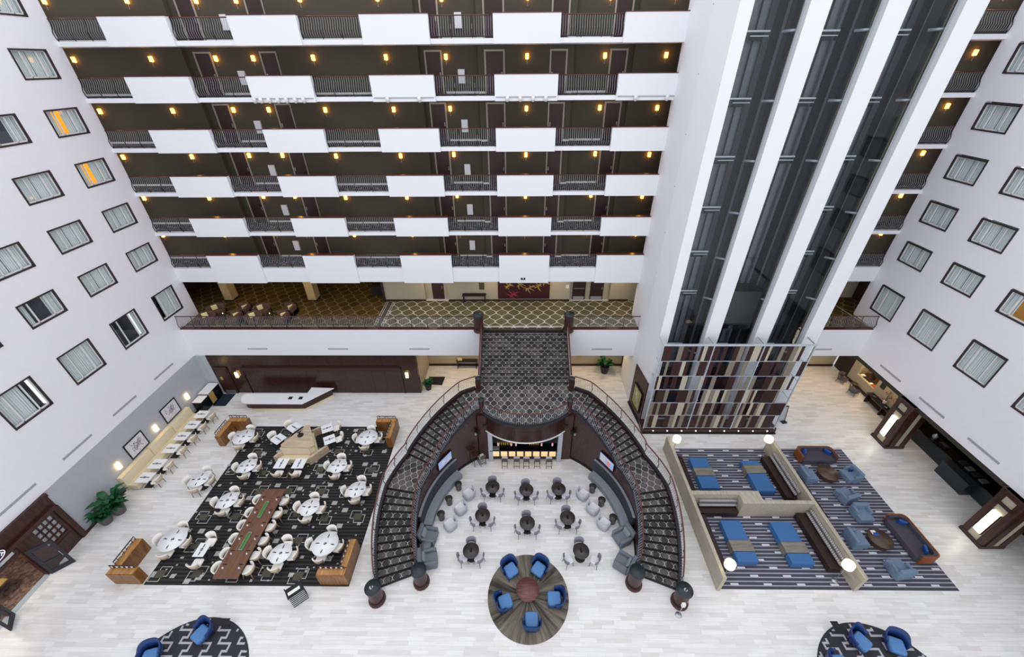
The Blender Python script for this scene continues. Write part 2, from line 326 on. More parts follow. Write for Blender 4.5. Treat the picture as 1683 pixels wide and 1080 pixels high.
# window prototype: spans local y 0..1.95, z 0..h, glass plane at x=0, room at -x (left wall)
nw=0
def window(X,sg,y,zb,h,style,lab):
    global nw; nw+=1
    e=empty('window_%d'%nw,(X,y,zb),0,lab,'window',None,'structure'); e.scale=(sg,1,1)
    f=MB(); w=1.95; t=.075
    for (a,b,c,d) in ((0,w,0,t),(0,w,h-t,h),(0,t,t,h-t),(w-t,w,t,h-t)): f.box(-.1,.03,a,b,c,d)
    f.build('window_frame','window_frame',e)
    g=MB(); q=t; s=.035
    for (a,b,c,d) in ((q,w-q,q,q+s+.03),(q,w-q,h-q-s,h-q),(q,q+s,q,h-q),(w-q-s,w-q,q,h-q),(.52,.565,q,h-q),(w-.565,w-.52,q,h-q)): g.box(-.13,-.06,a,b,c,d)
    sa=g.build('sash','white_trim',e)
    MB().box(-.105,-.095,q,w-q,q,h-q).build('glass','glass',sa)
    c=MB(); mm=['curtain','window_dark','window_grey','window_orange','window_room']
    c.box(-.9,-.88,-.2,w+.2,-.2,h+.2,4 if style=='room' else (3 if style=='lit' else 1)); c.box(-.88,-.3,-.2,w+.2,-.22,-.2,1)
    def curt(a,b,m=0):
        n=max(2,int((b-a)/.035)); vs=[]
        for i in range(n+1):
            yy=a+(b-a)*i/n; xx=-.24+.03*math.sin(i*1.7); vs+=[(xx,yy,.02),(xx,yy,h-.02)]
        c.add(vs,[(2*i,2*i+2,2*i+3,2*i+1) for i in range(n)],m,True)
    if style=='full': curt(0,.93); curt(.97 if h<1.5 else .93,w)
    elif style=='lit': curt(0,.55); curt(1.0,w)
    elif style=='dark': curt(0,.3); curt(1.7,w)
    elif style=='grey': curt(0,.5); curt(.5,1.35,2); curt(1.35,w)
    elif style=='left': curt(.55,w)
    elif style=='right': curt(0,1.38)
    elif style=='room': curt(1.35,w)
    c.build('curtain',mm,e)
for (y,y1,zb,zt,k) in WH:
    ci=([10.27,6.9]+cols).index(y)
    if ci<2 and k>3: continue
    st={(5,3):'lit',(5,2):'full',(5,4):'lit',(5,0):'left',(4,0):'dark',(4,4):'grey',(3,1):'grey',(2,0):'right'}.get((ci,k),'full')
    rowp=['bottom row','second row up','third row up','fourth row up','fifth row up','sixth row up','top row'][k]; colp={5:'column nearest the balconies',4:'second column from the balconies',3:'third column from the balconies',2:'fourth column from the balconies',0:'fifth column from the balconies',1:'sixth column from the balconies'}[ci]
    window(XL,1,y,zb,zt-zb,st,'dark framed window on the left wall, %s, %s'%(rowp,colp))
    st={(4,5):'lit',(3,0):'full',(3,1):'room',(4,4):'lit'}.get((ci,k),'full')
    window(XR,-1,y,zb-.07,zt-zb,st,'dark framed window on the right wall, %s, %s'%(rowp,colp))
# slot vents
vr=MB().box(-.9,.9,-.02,.02,-.07,.07)
for i,(y) in enumerate((11.8,15.1,18.4,21.8)):
    tag(MB().box(XL,XL+.02,y-.9,y+.9,4.49,4.62).build('slot_vent','vent_grey'),'grey slot vent low on the left white wall, %s from the entrance'%NTH[i],'vent','slot vents on the left wall')
for i,y in enumerate((15.15,18.5,21.83)):
    tag(MB().box(XR-.02,XR,y-.9,y+.9,4.40,4.54).build('slot_vent','vent_grey'),'grey slot vent low on the right white wall, %s from the balconies'%NTH[2-i],'vent','slot vents on the right wall')
for i,(a,b) in enumerate(((-20.65,-19.14),(-14.44,-12.92),(-8.2,-6.66),(5.7,7.23),(22.0,23.76))):
    tag(MB().box(a,b,YM-.02,YM,4.42,4.54).build('slot_vent','vent_grey'),'grey slot vent on the white mezzanine fascia, %s from the left wall'%NTH[i],'vent','slot vents on the mezzanine fascia')

# ------------------------------------------------------------------ guest room balconies
Pn=[(-22.15,-18.5),(-15.25,-11.6),(-8.28,-4.67),(-1.26,2.32)]
W1,W2=28.4,28.75
for li,F in enumerate(FL):
    sb=F-.23 if li else 9.17
    nm=ORD[li]
    s=MB(); s.box(-28,19.3,YF+.25,W2+.3,F-.24,F); s.box(-28,9.2,YF,YF+.25,sb,F); s.box(19.3,28,YF+.25,W2+.3,F-.24,F); s.box(19.3,28,YF,YF+.25,sb,F)
    struct('floor_balcony',s,'white_panel','white edged slab of the %s balcony corridor'%nm,'floor')
    struct('floor_carpet',MB().box(-27.9,27.9,YF+.32,W2,F,F+.012),'carpet_corridor','dark patterned carpet of the %s balcony corridor'%nm,'carpet')
    # corridor back wall: nearer planes and alcoves
    wl=MB(); c1=F+2.47
    for a,b,Y in ((-28,-19.67,W1),(-19.67,-14.07,W2),(-14.07,-5.8,W1),(-5.8,-2.31,W2),(-2.31,3.37,W1+.12),(3.37,6.85,W2),(6.85,28,W1)): wl.box(a,b,Y,W2+.5,F,c1,0)
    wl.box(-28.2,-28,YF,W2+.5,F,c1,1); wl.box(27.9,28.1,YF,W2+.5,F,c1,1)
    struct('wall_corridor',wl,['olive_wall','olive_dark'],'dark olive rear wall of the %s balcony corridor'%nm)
    bb=MB()
    for a,b,Y in ((-14.07,-5.8,W1),(-2.31,3.37,W1+.12),(-28,-19.67,W1),(6.85,9,W1),(-18.15,-15.2,W2),(-4.35,-2.31,W2),(3.37,5.45,W2)): bb.box(a,b,Y-.02,Y,F,F+.13)
    struct('baseboard_corridor',bb,'white_trim','white skirting along the %s balcony corridor'%nm,'baseboard')
    for i,(a,b,Y) in enumerate(((-19.25,-18.2,W2),(-15.3,-14.25,W2),(-5.5,-4.45,W2),(-1.92,-.71,W1+.12),(1.94,2.98,W1+.12),(5.5,6.55,W2))):
        e=empty('door_%d'%(li*6+i+1),((a+b)/2,Y,F),0,'dark brown guest room door on the %s balcony, %s from the left'%(nm,NTH[i]),'door',None,'structure'); h=(b-a)/2
        f=MB(); f.box(-h,-h+.09,-.05,0,0,2.24); f.box(h-.09,h,-.05,0,0,2.24); f.box(-h+.09,h-.09,-.05,0,2.15,2.24); f.build('door_frame','door_frame',e)
        lf=MB().box(-h+.09,h-.09,-.03,-.001,.01,2.15).build('door_leaf','door_brown',e)
        k=MB(); k.box(h-.2 if i!=1 and i!=4 else -h+.14,h-.15 if i!=1 and i!=4 else -h+.19,-.06,-.03,.9,1.12); k.build('door_handle','steel',lf)
    for i,(x,) in enumerate(((-16.7,),(-3.35,))):
        tag(MB().box(x-.2,x+.2,W2-.12,W2,F+.55,F+1.28).build('wall_cabinet','white_panel'),'white box mounted on the wall of the %s balcony, %s'%(nm,('between the first and second doors','right of the third door')[i]),'wall box','white wall boxes in the corridors')
    # parapets, railings
    pt=F+1.09
    for i,(a,b) in enumerate(Pn):
        p=MB(); p.box(a,b,26.45,26.75,sb-.02,pt-.04); pp=struct('wall_parapet',p,'white_panel','white parapet panel of the %s balcony, %s from the left'%(nm,NTH[i]))
        MB().box(a-.02,b+.02,26.43,26.78,pt-.04,pt).build('coping','rail_brown',pp)
    p=MB(); pl=[(5.68,26.45),(9.43,26.45),(8.96,23.47),(9.2,23.4),(9.75,26.75),(5.68,26.75)]; p.prism(pl,sb-.02,pt-.04)
    pp=struct('wall_parapet',p,'white_panel','white angled parapet panel joining the %s balcony to the lift tower'%nm)
    MB().prism([(5.66,26.43),(9.41,26.43),(8.95,23.5),(9.2,23.4),(9.77,26.78),(5.66,26.78)],pt-.04,pt).build('coping','rail_brown',pp)
def belly(mb,x,y,z0,h,ox,oy,r=.011):
    mb.tube([(x+ox*d,y+oy*d,z0+h*t) for t,d in ((0,.0),(.15,.10),(.38,.13),(.62,.03),(.8,-.01),(1,0))],r,4)
def rail_proto(n,length):
    e=empty('balcony_railing',(0,0,0),0,'x','railing')
    MB().tube([(0,0,1.0),(length,0,1.0)],.03,6).build('handrail','rail_brown',e)
    b=MB(); k=int(length/.125)
    for i in range(1,k): belly(b,length*i/k,0,.1,.88,0,-1)
    b.build('balusters','iron_sunlit',e)
    MB().box(0,length,-.02,.02,.08,.11).build('bottom_rail','iron',e)
    for i in range(0,4):
        q=MB(); x=.03+(length-.06)*i/3; belly(q,x,0,0,1.0,0,-1,.022); q.build('post','iron',e)
    return proto(e)
gaps=[(-25.06,-22.15),(-18.5,-15.25),(-11.6,-8.28),(-4.67,-1.26),(2.32,5.68),(19.4,26.0)]
for gi,(a,b) in enumerate(gaps):
    rp=rail_proto(gi,b-a)
    for li,F in enumerate(FL):
        wh=['between the left wall and the first parapet','between the first and second parapets','between the second and third parapets','between the third and fourth parapets','right of the fourth parapet','between the lift tower and the right wall'][gi]
        place(rp,(a,YF+.14,F),0,'dark bellied iron railing of the %s balcony, %s'%(ORD[li],wh),'balcony railings')
# amber corridor sconces
def sconce():
    e=empty('wall_sconce',(0,0,0),0,'x','wall light')
    MB().rbox(-.09,.09,-.17,-.03,-.1,.17,.04).build('lamp_shade','amber',e)
    MB().box(-.05,.05,-.02,0,-.15,.1).tube([(0,-.02,-.1),(0,-.1,-.14)],.02,6).build('bracket','steel',e)
    m=MB()
    for i in range(3): m.lathe(0,-.1,[(.002,-.17-i*.07),(.02,-.20-i*.07),(.002,-.23-i*.07)],6)
    m.build('crystal_drop','silver',e)
    return proto(e)
sc=sconce()
for li,F in enumerate(FL):
    for i,(x,Y) in enumerate(((-26.2,W1),(-21.58,W1),(-18.0+.0,W2),(-15.7,W2),(-11.96,W1),(-7.67,W1),(-4.2,W2),(.6,W1+.12),(5.2,W2),(8.68,W1),(26.4,W1))):
        if x==-18.0: x=-17.95
        place(sc,(x,Y,F+1.87),0,'amber wall light on the %s balcony, %s from the left'%(ORD[li],NTH[i]),'amber corridor wall lights')
for li,F in enumerate(FL):   # gilt mirror at the lift end
    e=empty('wall_mirror',(10.6,W1,F+1.55),0,'gilt framed mirror at the lift end of the %s balcony'%ORD[li],'mirror','lift lobby mirrors')
    f=MB()
    for q in ((-.42,.42,-.06,0,-.42,-.36),(-.42,.42,-.06,0,.36,.42),(-.42,-.36,-.06,0,-.36,.36),(.36,.42,-.06,0,-.36,.36)): f.box(*q)
    f.build('mirror_frame','gold',e); MB().box(-.36,.36,-.03,-.01,-.36,.36).build('mirror_glass','black',e)
# spotlights under the fifth level
sp=empty('spotlight',(0,0,0),0,'x','spotlight')
m=MB(); m.T=Matrix.Rotation(R(35),4,'X'); m.lathe(0,-.02,[(.05,.12),(.1,.08),(.1,-.14),(.075,-.15)],14); m.build('lamp_head','white_trim',sp)
m=MB(); m.T=Matrix.Rotation(R(35),4,'X'); m.cyl(0,-.02,-.155,-.15,.07,.07,14); m.build('lens','black',sp); MB().box(-.02,.02,0,.16,.06,.12).build('bracket','white_trim',sp); proto(sp)
for i,x in enumerate((-15.06,-14.69+.0,-14.22,-13.71,-13.22,-12.71,-12.22,-7.4,-5.57,-.54,.19,.92,1.65,6.74,8.52)):
    g=0 if i<7 else 1 if i<9 else 2 if i<13 else 3; n=(i,i-7,i-9,i-13)[g]
    place(sp,(x,26.3,20.97),0,'white spotlight under the fifth balcony, %s on the %s parapet'%(NTH[n],('second','third','fourth','angled')[g]),'spotlights under the fifth balcony')
for i,(a,b) in enumerate(((-15.2,-11.7),(-8.2,-4.75),(-1.2,2.25),(5.75,9.3))):
    tag(MB().box(a,b,26.41,26.45,20.99,21.05).build('light_track','vent_grey'),'grey track carrying spotlights on the %s parapet of the fifth balcony'%('second','third','fourth','angled')[i],'light track')
tag(MB().box(.3,.42,26.38,26.45,9.45,9.57).box(.5,.62,26.38,26.45,9.45,9.57).box(.3,.62,26.4,26.45,9.43,9.46).build('security_camera','black'),'small black twin security camera on the lowest fourth parapet','camera')

# ------------------------------------------------------------------ mezzanine
mz=MB(); mz.box(-28,-2.6,YM,34,3.85,6.26); mz.box(3.7,9.1,YM,29.2,3.85,6.26); mz.box(-2.6,3.7,24.52,29.2,3.85,6.26); mz.box(9.1,19.6,26.6,29.2,3.85,6.26); mz.box(19.4,27.8,YM,29.5,3.85,6.26)
struct('ceiling_lobby',mz,'white_panel','thick white mezzanine slab over the rear of the lobby','ceiling')
struct('floor_mezzanine',MB().box(-10.4,9.1,YM+.15,28.84,6.26,6.28).box(9.1,19.5,26.7,28.8,6.26,6.28),'carpet_mezzanine','olive mezzanine carpet with white ogee lattice','carpet')
struct('floor_lounge',MB().box(-27.9,-10.4,YM+.15,33.9,6.26,6.28).box(19.5,27.8,YM+.15,29.4,6.26,6.28),'carpet_mezzanine_brown','brown mezzanine carpet with ogee lattice in the lounge corner','carpet')
t=MB()
for x in (-10.75,-10.6,-10.2,-10.05): t.box(x,x+.04,25.1,28.7,6.28,6.284)
t.box(-25,-10.6,25.0,25.05,6.28,6.284); t.box(-10.2,9,25.0,25.05,6.28,6.284); t.box(-10.56,-10.24,25,28.7,6.28,6.283,1)
t.add([(25.5,28.1,6.283),(25.56,28.1,6.283),(26.0,25.0,6.283),(25.94,25.0,6.283)],[(0,3,2,1)])
struct('trim_carpet_border',t,['carpet_line','carpet_olive'],'white border lines set in the mezzanine carpet','carpet border')
wl=MB(); wl.box(-10.86,-7.5,28.84,29.2,6.26,9.2,0); wl.box(-7.5,-5.6,29.2,29.4,6.26,9.2,0); wl.box(-5.6,4.3,28.84,29.2,6.26,9.2,0); wl.box(4.3,7.55,29.1,29.4,6.26,9.2,0); wl.box(7.55,19.6,28.84,29.2,6.26,9.2,0); wl.box(19.6,27.9,29.5,29.8,6.26,9.2,0)
wl.box(-10.95,-10.8,28.7,33.9,6.26,9.2,1); wl.box(-28,-10.8,33.9,34.1,6.26,9.2,1); wl.box(-28.1,-27.9,YM,34,6.26,9.2,1); wl.box(27.8,28,YM,29.6,6.26,9.2,1)
struct('wall_mezzanine',wl,['beige_wall','door_brown'],'beige rear wall of the mezzanine')
struct('ceiling_mezzanine',MB().box(-28,-5,29,34,9.15,9.3).box(-28,28,YF+.2,29.6,9.10,9.17),'olive_wall','low ceiling above the mezzanine','ceiling')
struct('baseboard_mezzanine',MB().box(-10.86,-7.5,28.8,28.84,6.28,6.42).box(-5.6,4.3,28.8,28.84,6.28,6.42).box(7.55,9.1,28.8,28.84,6.28,6.42),'door_brown','dark skirting along the mezzanine wall','baseboard')
for i,(a,b) in enumerate(((-6.95,-6.0),(4.55,5.6),(5.98,7.05))):
    Y=29.2 if i==0 else 29.1
    e=empty('door_%d'%(40+i),((a+b)/2,Y,6.28),0,('dark brown door recessed in the mezzanine wall beside the black console table','dark brown mezzanine door with a long push bar','dark brown mezzanine door with a small glass slot')[i],'door',None,'structure'); h=(b-a)/2
    MB().box(-h,h,-.04,0,0,2.3).build('door_leaf','door_brown',e)
    if i==1: MB().box(-h+.1,h-.1,-.1,-.04,1.02,1.08).build('push_bar','steel',e)
    else: MB().box(h-.15,h-.09,-.09,-.04,.95,1.2).build('door_handle','steel',e)
    if i: MB().box(-h+.08,h-.08,-.05,-.04,.03,.3).build('kick_plate','silver',e)
e=empty('console_table',(-3.45,28.55,6.28),0,'black console table against the beige mezzanine wall','table')
MB().box(-.95,.95,-.2,.2,.68,.76).build('tabletop','soft_black',e)
for x in (-.9,.84):
    for y in (-.18,.12): MB().box(x,x+.06,y,y+.06,0,.68).build('leg','soft_black',e)
e=empty('wall_painting',(.57,28.84,6.5),0,'wide maroon painting with gold scrolls and a red bloom on the mezzanine','painting')
MB().box(-2.1,2.1,-.06,0,0,2.0).build('canvas','art_maroon',e)
m=MB(); rr=random.Random(3)
for cx,cz,k,mi in ((-1.3,1.2,9,0),(-.3,1.35,8,0),(.4,1.0,10,0),(1.2,1.2,9,0),(1.7,1.45,5,0),(-.9,.4,14,1)):
    for j in range(k):
        a=2*PI*j/k+rr.random(); l=.18+.35*rr.random(); x2,z2=cx+l*math.cos(a)*1.1,max(.05,min(1.95,cz+l*math.sin(a)))
        xm,zm=(cx+x2)/2+.12*math.sin(a),(cz+z2)/2+.08*math.cos(a)
        m.tube([(cx,-.065,cz),(xm,-.065,zm),(x2,-.065,z2)],[.02,.05,.015],4,mi)
m.build('scroll_pattern',['gold','flower_red'],e)
tag(MB().box(-3.04,-2.62,28.8,28.84,7.35,7.95).build('wall_picture','olive_wall'),'small dark framed picture above the black console on the mezzanine','picture')
tag(MB().box(3.95,4.2,28.78,28.84,7.45,7.75).build('wall_notice','white_trim'),'small white notice box on the mezzanine wall left of the push bar door','notice box')
for i,x in enumerate((-23.85,-16.9)):
    struct('wall_column',MB().prism([(x-.35,28.85),(x+.3,28.85),(x+.38,29.6),(x-.27,29.6)],6.28,9.15),'beige_stone','square tan stone column on the mezzanine, %s'%('nearer the left wall','nearer the walkway'),'column') if 0 else struct('wall_column',MB().box(x-.34,x+.32,28.8,29.6,6.4,9.15,0).box(x-.36,x+.34,28.78,29.62,6.28,6.4,1),['beige_stone','soft_black'],'square tan stone column on the mezzanine, %s'%('nearer the left wall','nearer the walkway')[i],'column')
def rail(path,label,name='railing',h=1.02,sp=.125,out=1,group=None,posts=1.15,hr='rail_brown',handoff=0):
    e=empty(name,(0,0,0),0,label,'railing',group)
    P=[Vector(p) for p in path]; S=[0]
    for a,b in zip(P,P[1:]): S.append(S[-1]+(b-a).length)
    def at(s):
        for i in range(len(P)-1):
            if s<=S[i+1]+1e-6:
                t=(s-S[i])/(S[i+1]-S[i]); d=(P[i+1]-P[i]); n=Vector((d.y,-d.x,0)).normalized()*out; return P[i].lerp(P[i+1],t),n
    MB().tube([p+Vector((0,0,h)) for p in P],.038,6).build('handrail',hr,e)
    MB().tube([p+Vector((0,0,.1)) for p in P],.018,4).build('bottom_rail','iron',e)
    b=MB(); k=int(S[-1]/sp)
    for i in range(1,k):
        p,n=at(S[-1]*i/k); belly(b,p.x,p.y,p.z+.1,h-.12,n.x,n.y,.011)
    b.build('balusters','iron_sunlit',e)
    k=max(1,round(S[-1]/posts))
    for i in range(k+1):
        p,n=at(min(S[-1],S[-1]*i/k)); q=MB(); belly(q,p.x,p.y,p.z,h,n.x,n.y,.024); q.build('post','iron',e)
    return e
rail([(-25.06,YM+.12,6.3),(-3.1,YM+.12,6.3)],'long iron railing along the mezzanine edge left of the grand stair','mezzanine_railing')
rail([(4.05,YM+.12,6.3),(9.0,YM+.12,6.3)],'iron railing along the mezzanine edge between the grand stair and lift tower','mezzanine_railing')
rail([(19.45,YM+.12,6.3),(26.0,YM+.12,6.3)],'iron railing along the mezzanine edge right of the lift tower','mezzanine_railing')
struct('trim_mezzanine_edge',MB().box(-25.06,-3.0,YM-.03,YM+.3,6.26,6.3).box(4.0,9.0,YM-.03,YM+.3,6.26,6.3).box(19.4,26,YM-.03,YM+.3,6.26,6.3),'rail_brown','maroon coping along the mezzanine edge','coping')
def newel(x,y,z,r,h,label,name='newel_post',g=None):
    e=empty(name,(x,y,z),0,label,'newel post',g)
    MB().lathe(0,0,[(r*1.25,0),(r*1.25,h*.1),(r*1.1,h*.14),(r*1.15,h*.18)],24).build('base','wood_dark',e)
    MB().cyl(0,0,h*.16,h*.93,r,r,24).build('shaft','bronze',e)
    MB().lathe(0,0,[(r*1.08,h*.92),(r*1.16,h*.95),(r*1.16,h),(0,h)],24).build('cap','counter_slate',e)
    return e
newel(-2.75,24.45,6.26,.33,1.45,'round dark newel post where the mezzanine meets the stair, left side')
newel(3.75,24.45,6.26,.33,1.45,'round dark newel post where the mezzanine meets the stair, right side')
# ------------------------------------------------------------------ grand staircase
SX,SY=.55,12.8; RI,RO=6.2,8.28; RS=4.2/26; TH=2.62
def zs(a): # soffit-smooth height for angle a (right side, degrees)
    if a<-21.3: return 0
    if a<10.14: return RS*13*(a+21.3+TH)/(31.44+TH)
    if a<27.3: return RS*13
    return RS*13+RS*13*min(1,(a-27.3+TH)/(31.44+TH))
def stair(side):
    mir=side=='left'
    def mm():
        m=MB()
        if mir: m.T=Matrix.Translation((2*SX,0,0))@Matrix.Diagonal((-1,1,1,1))
        return m
    e=empty('curved_staircase',(0,0,0),0,'curved %s flight of the grand stair with dark ogee carpet'%side,'staircase')
    t=mm(); a=-21.3; z=0; v=0
    def tread(a0,a1,z,v):
        n=max(1,int(abs(a1-a0)/2.6)); r0,r1=RI+.06,RO-.1
        for i in range(n):
            p,q=a0+(a1-a0)*i/n,a0+(a1-a0)*(i+1)/n; dv=R(q-p)*7.2
            t.add([(SX+r*math.cos(R(b)),SY+r*math.sin(R(b)),z) for r,b in ((r0,p),(r1,p),(r1,q),(r0,q))],[(0,1,2,3)],0,False,[[(0,v),(r1-r0,v),(r1-r0,v+dv),(0,v+dv)]]); v+=dv
        return v
    def riser(a,z,v):
        r0,r1=RI+.06,RO-.1
        t.add([(SX+r*math.cos(R(a)),SY+r*math.sin(R(a)),zz) for r,zz in ((r0,z),(r1,z),(r1,z+RS),(r0,z+RS))],[(0,1,2,3)],1,False,[[(0,v),(r1-r0,v),(r1-r0,v+.16),(0,v+.16)]])
        t.tube([(SX+r*math.cos(R(a+.12)),SY+r*math.sin(R(a+.12)),z+RS) for r in (r0,r1)],.022,4,1)
    for k in range(13):
        riser(a,z,v); z+=RS; v=k*.31; a1=a+TH if k<12 else 27.3; v=tread(a,a1,z,v+.0); a=a1
    for k in range(13):
        riser(a,z,v); z+=RS; v=k*.31
        if k<12: v=tread(a,a+TH,z,v); a+=TH
    t.build('treads',['carpet_stair','soft_black'],e)
    zi=lambda a: zs(a)+.2
    m=mm(); m.ring(SX,SY,RI-.08,RI+.06,-21.8,63,0,lambda a:zs(a)+.12,60); m.build('inner_wall','wood_panels',e)
    m=mm(); m.ring(SX,SY,RI-.1,RI+.1,-21.8,63,lambda a:zs(a)+.1,lambda a:zs(a)+.22,60); m.build('inner_stringer','iron',e)
    m=mm(); m.ring(SX,SY,RO-.1,RO+.06,-21.8,66,0,lambda a:zs(a)+.18,60); m.build('outer_wall','wood_panels',e)
    m=mm(); m.ring(SX,SY,RO-.1,RO+.06,-21.8,66,lambda a:zs(a)+.16,lambda a:zs(a)+.24,60); m.build('outer_stringer','iron',e)
    m=mm(); m.ring(SX,SY,RI-.13,RI-.08,-21.8,63,0,.14,60); m.build('baseboard','soft_black',e)
    mx=lambda x: 2*SX-x if mir else x
    for nm,r,a0,a1,o in (('inner',RI,-20,62.5,-1),('outer',RO-.02,-20.5,66.5,1)):
        P=[(mx(SX+r*math.cos(R(a0+(a1-a0)*i/48))),SY+r*math.sin(R(a0+(a1-a0)*i/48)),zs(a0+(a1-a0)*i/48)+.2) for i in range(49)]
        rail(P,'iron railing with maroon handrail on the %s edge of the %s curved stair'%(nm,side),'stair_railing',.95,.125,(o if not mir else -o),None,1.2)
    for (x,y,w) in ((6.08,10.12,'inner'),(8.17,9.3,'outer')):
        newel(mx(x),y,0,.34,1.3,'thick round newel pillar with dark cap at the foot of the %s stair, %s side'%(side,w),'newel_pillar')
    for (x,y,w) in ((3.68,20.36,'rear'),(3.32,18.32,'front')):
        newel(mx(x),y,4.2,.17,1.05,'slim round newel post on the stair landing, %s %s corner'%(w,side))
    x,y=mx(3.72),18.0
    e=empty('loudspeaker',(mx(3.55),17.96,2.75),R(-50 if mir else 50)+PI,'small black loudspeaker on the wood wall under the %s stair'%side,'loudspeaker')
    MB().box(-.1,.1,0,.2,-.15,.17).build('speaker_body','black',e); MB().cyl(0,.26,-.12,-.02,.07,.07,10).build('lens','silver',e)
for s in ('right','left'): stair(s)
def arc(cx,cy,r,a0,a1,n): return [(cx+r*math.cos(R(a0+(a1-a0)*i/n)),cy+r*math.sin(R(a0+(a1-a0)*i/n))) for i in range(n+1)]
half=math.degrees(math.asin(2.75/3.65)); fr=arc(.55,20.72,3.65,270-half,270+half,24)
c,s_=math.cos(R(58.7)),math.sin(R(58.7))
right=[(3.3,18.28),(SX+RI*c,SY+RI*s_),(SX+RO*c,SY+RO*s_),(3.85,20.4),(3.72,20.92)]
poly=fr+right+[(2*SX-x,y) for x,y in right[::-1]]
e=empty('stair_landing',(0,0,0),0,'bow fronted carpeted landing over the bar, joining both curved stairs','landing')
MB().prism(poly,4.02,4.2).build('landing_floor','carpet_landing',e)
m=MB(); m.ring(.55,20.72,3.55,3.72,270-half,270+half,2.8,4.17,30); m.build('curved_fascia','wood_panels',e)
m=MB(); m.ring(.55,20.72,3.52,3.76,270-half,270+half,2.74,2.82,30); m.build('light_edge','white_trim',e)
m=MB(); m.ring(.55,20.72,3.5,3.78,270-half,270+half,4.15,4.25,30); m.build('landing_stringer','iron',e)
P=[(x,y,4.22) for x,y in arc(.55,20.72,3.64,270-half+2,270+half-2,24)]
rail(P,'bowed iron railing with maroon handrail around the front of the stair landing','landing_railing',.95,.125,1)
# upper straight flight
e=empty('upper_staircase',(0,0,0),0,'wide straight carpeted flight from the landing up to the mezzanine','staircase')
t=MB(); n=13; rz=2.06/n; v=0
for k in range(n):
    z=4.2+rz*k; y=20.92+.3*k; v=k*.62*.75
    t.add([(-2.5,y,z),(3.6,y,z),(3.6,y,z+rz),(-2.5,y,z+rz)],[(0,1,2,3)],0,False,[[(0,v-.16),(6.1,v-.16),(6.1,v),(0,v)]])
    t.add([(-2.5,y,z+rz),(3.6,y,z+rz),(3.6,y+.3,z+rz),(-2.5,y+.3,z+rz)],[(0,1,2,3)],0,False,[[(0,v),(6.1,v),(6.1,v+.31),(0,v+.31)]])
    t.box(-2.5,3.6,y-.02,y+.02,z+rz-.025,z+rz+.003,1)
t.box(-2.5,3.6,24.4,24.7,6.0,6.2,1)
t.build('treads',['carpet_stair','soft_black'],e)
for x,nm in ((-2.62,'left'),(3.6,'right')):
    m=MB(); yz=[(20.8,3.9),(20.8,4.35),(24.55,6.45),(24.55,3.86)]
    m.add([(x,y,z) for y,z in yz]+[(x+.12,y,z) for y,z in yz],[(0,1,2,3),(7,6,5,4),(0,4,5,1),(1,5,6,2),(2,6,7,3),(3,7,4,0)]); m.build('stringer','wood_dark',e)
    MB().add([(x+.05,20.9,4.5),(x+.07,20.9,4.5),(x+.07,24.3,6.5),(x+.05,24.3,6.5),(x+.05,20.9,5.1),(x+.07,20.9,5.1),(x+.07,24.3,7.1),(x+.05,24.3,7.1)],[(0,1,2,3),(4,7,6,5),(0,4,5,1),(1,5,6,2),(2,6,7,3),(3,7,4,0)]).build('side_panel','glass_white',e)
    MB().tube([(x+.06,20.7,5.2),(x+.06,24.3,7.3)],.05,8).build('handrail','rail_brown',e)
struct('trim_stair_edge',MB().box(-2.4,3.45,24.52,24.62,6.2,6.29,0).box(-2.45,3.5,24.9,24.94,6.28,6.29,1),['carpet_olive','white_trim'],'olive nosing strip at the top of the stair','nosing')
# ------------------------------------------------------------------ bar under the landing
mb=MB()
for sx in (1,-1):
    X=lambda x: x if sx>0 else 2*SX-x
    a,b=sorted((X(2.7),X(2.98))); mb.box(a,b,17.75,18.0,0,2.8,1)
    a,b=sorted((X(2.98),X(3.6))); mb.box(a,b,17.98,18.2,0,4.1,0)
mb.box(-2.1,3.2,21.0,21.2,0,4.0,2); mb.box(-2.2,-2.05,18.1,21,0,4,2); mb.box(3.15,3.3,18.1,21,0,4,2); mb.box(-2.2,3.3,17.9,21.1,3.3,3.4,2)
struct('wall_bar',mb,['wood_dark','grey_tile','soft_black'],'dark bar alcove walls with pale pilasters under the landing')
e=empty('bar_counter',(0,0,0),0,'black topped bar counter with glowing beige front under the landing','bar counter')
MB().box(-1.8,2.7,17.75,18.4,1.06,1.12).build('countertop','counter_black',e)
MB().box(-1.76,2.66,17.95,18.35,0,1.06).build('counter_body','door_brown',e)
for i in range(8):
    x=-1.62+i*.545; MB().box(x,x+.43,17.93,17.95,.35,.98).build('lit_panel','bar_glow',e)
MB().tube([(-1.7,17.8,.22),(2.6,17.8,.22)],.02,6).build('foot_rail','steel',e)
e=empty('back_bar',(0,0,0),0,'dark back bar shelving behind the bar counter','shelving')
MB().box(-1.9,3.0,20.3,20.95,0,.95).box(-1.9,3.0,20.6,20.95,1.3,1.34).box(-1.9,3.0,20.6,20.95,1.7,1.74).build('shelf','counter_black',e)
bt=empty('bottle',(0,0,0),0,'x','bottle'); MB().lathe(0,0,[(.04,0),(.04,.2),(.015,.25),(.015,.32)],8).build('bottle_body','flower_yellow',bt); proto(bt)
for i in range(12): place(bt,(-1.3+i*.14+(i>6)*1.2,18.28,1.12),0,'small bottle on the bar counter, %s from the left'%NTH[i],'bottles on the bar')
pd=empty('pendant_lamp',(0,0,0),0,'x','pendant lamp'); MB().cyl(0,0,-.1,.1,.055,.055,12).build('lamp_shade','pink_glow',pd); MB().tube([(0,0,.12),(0,0,1.9)],.008,4).build('cord','black',pd); proto(pd)
for i,x in enumerate((-1.2,-.35,-.05,1.6,2.3)): place(pd,(x,17.45,2.12),0,'small pink glowing pendant lamp over the bar, %s from the left'%NTH[i],'pendant lamps over the bar')
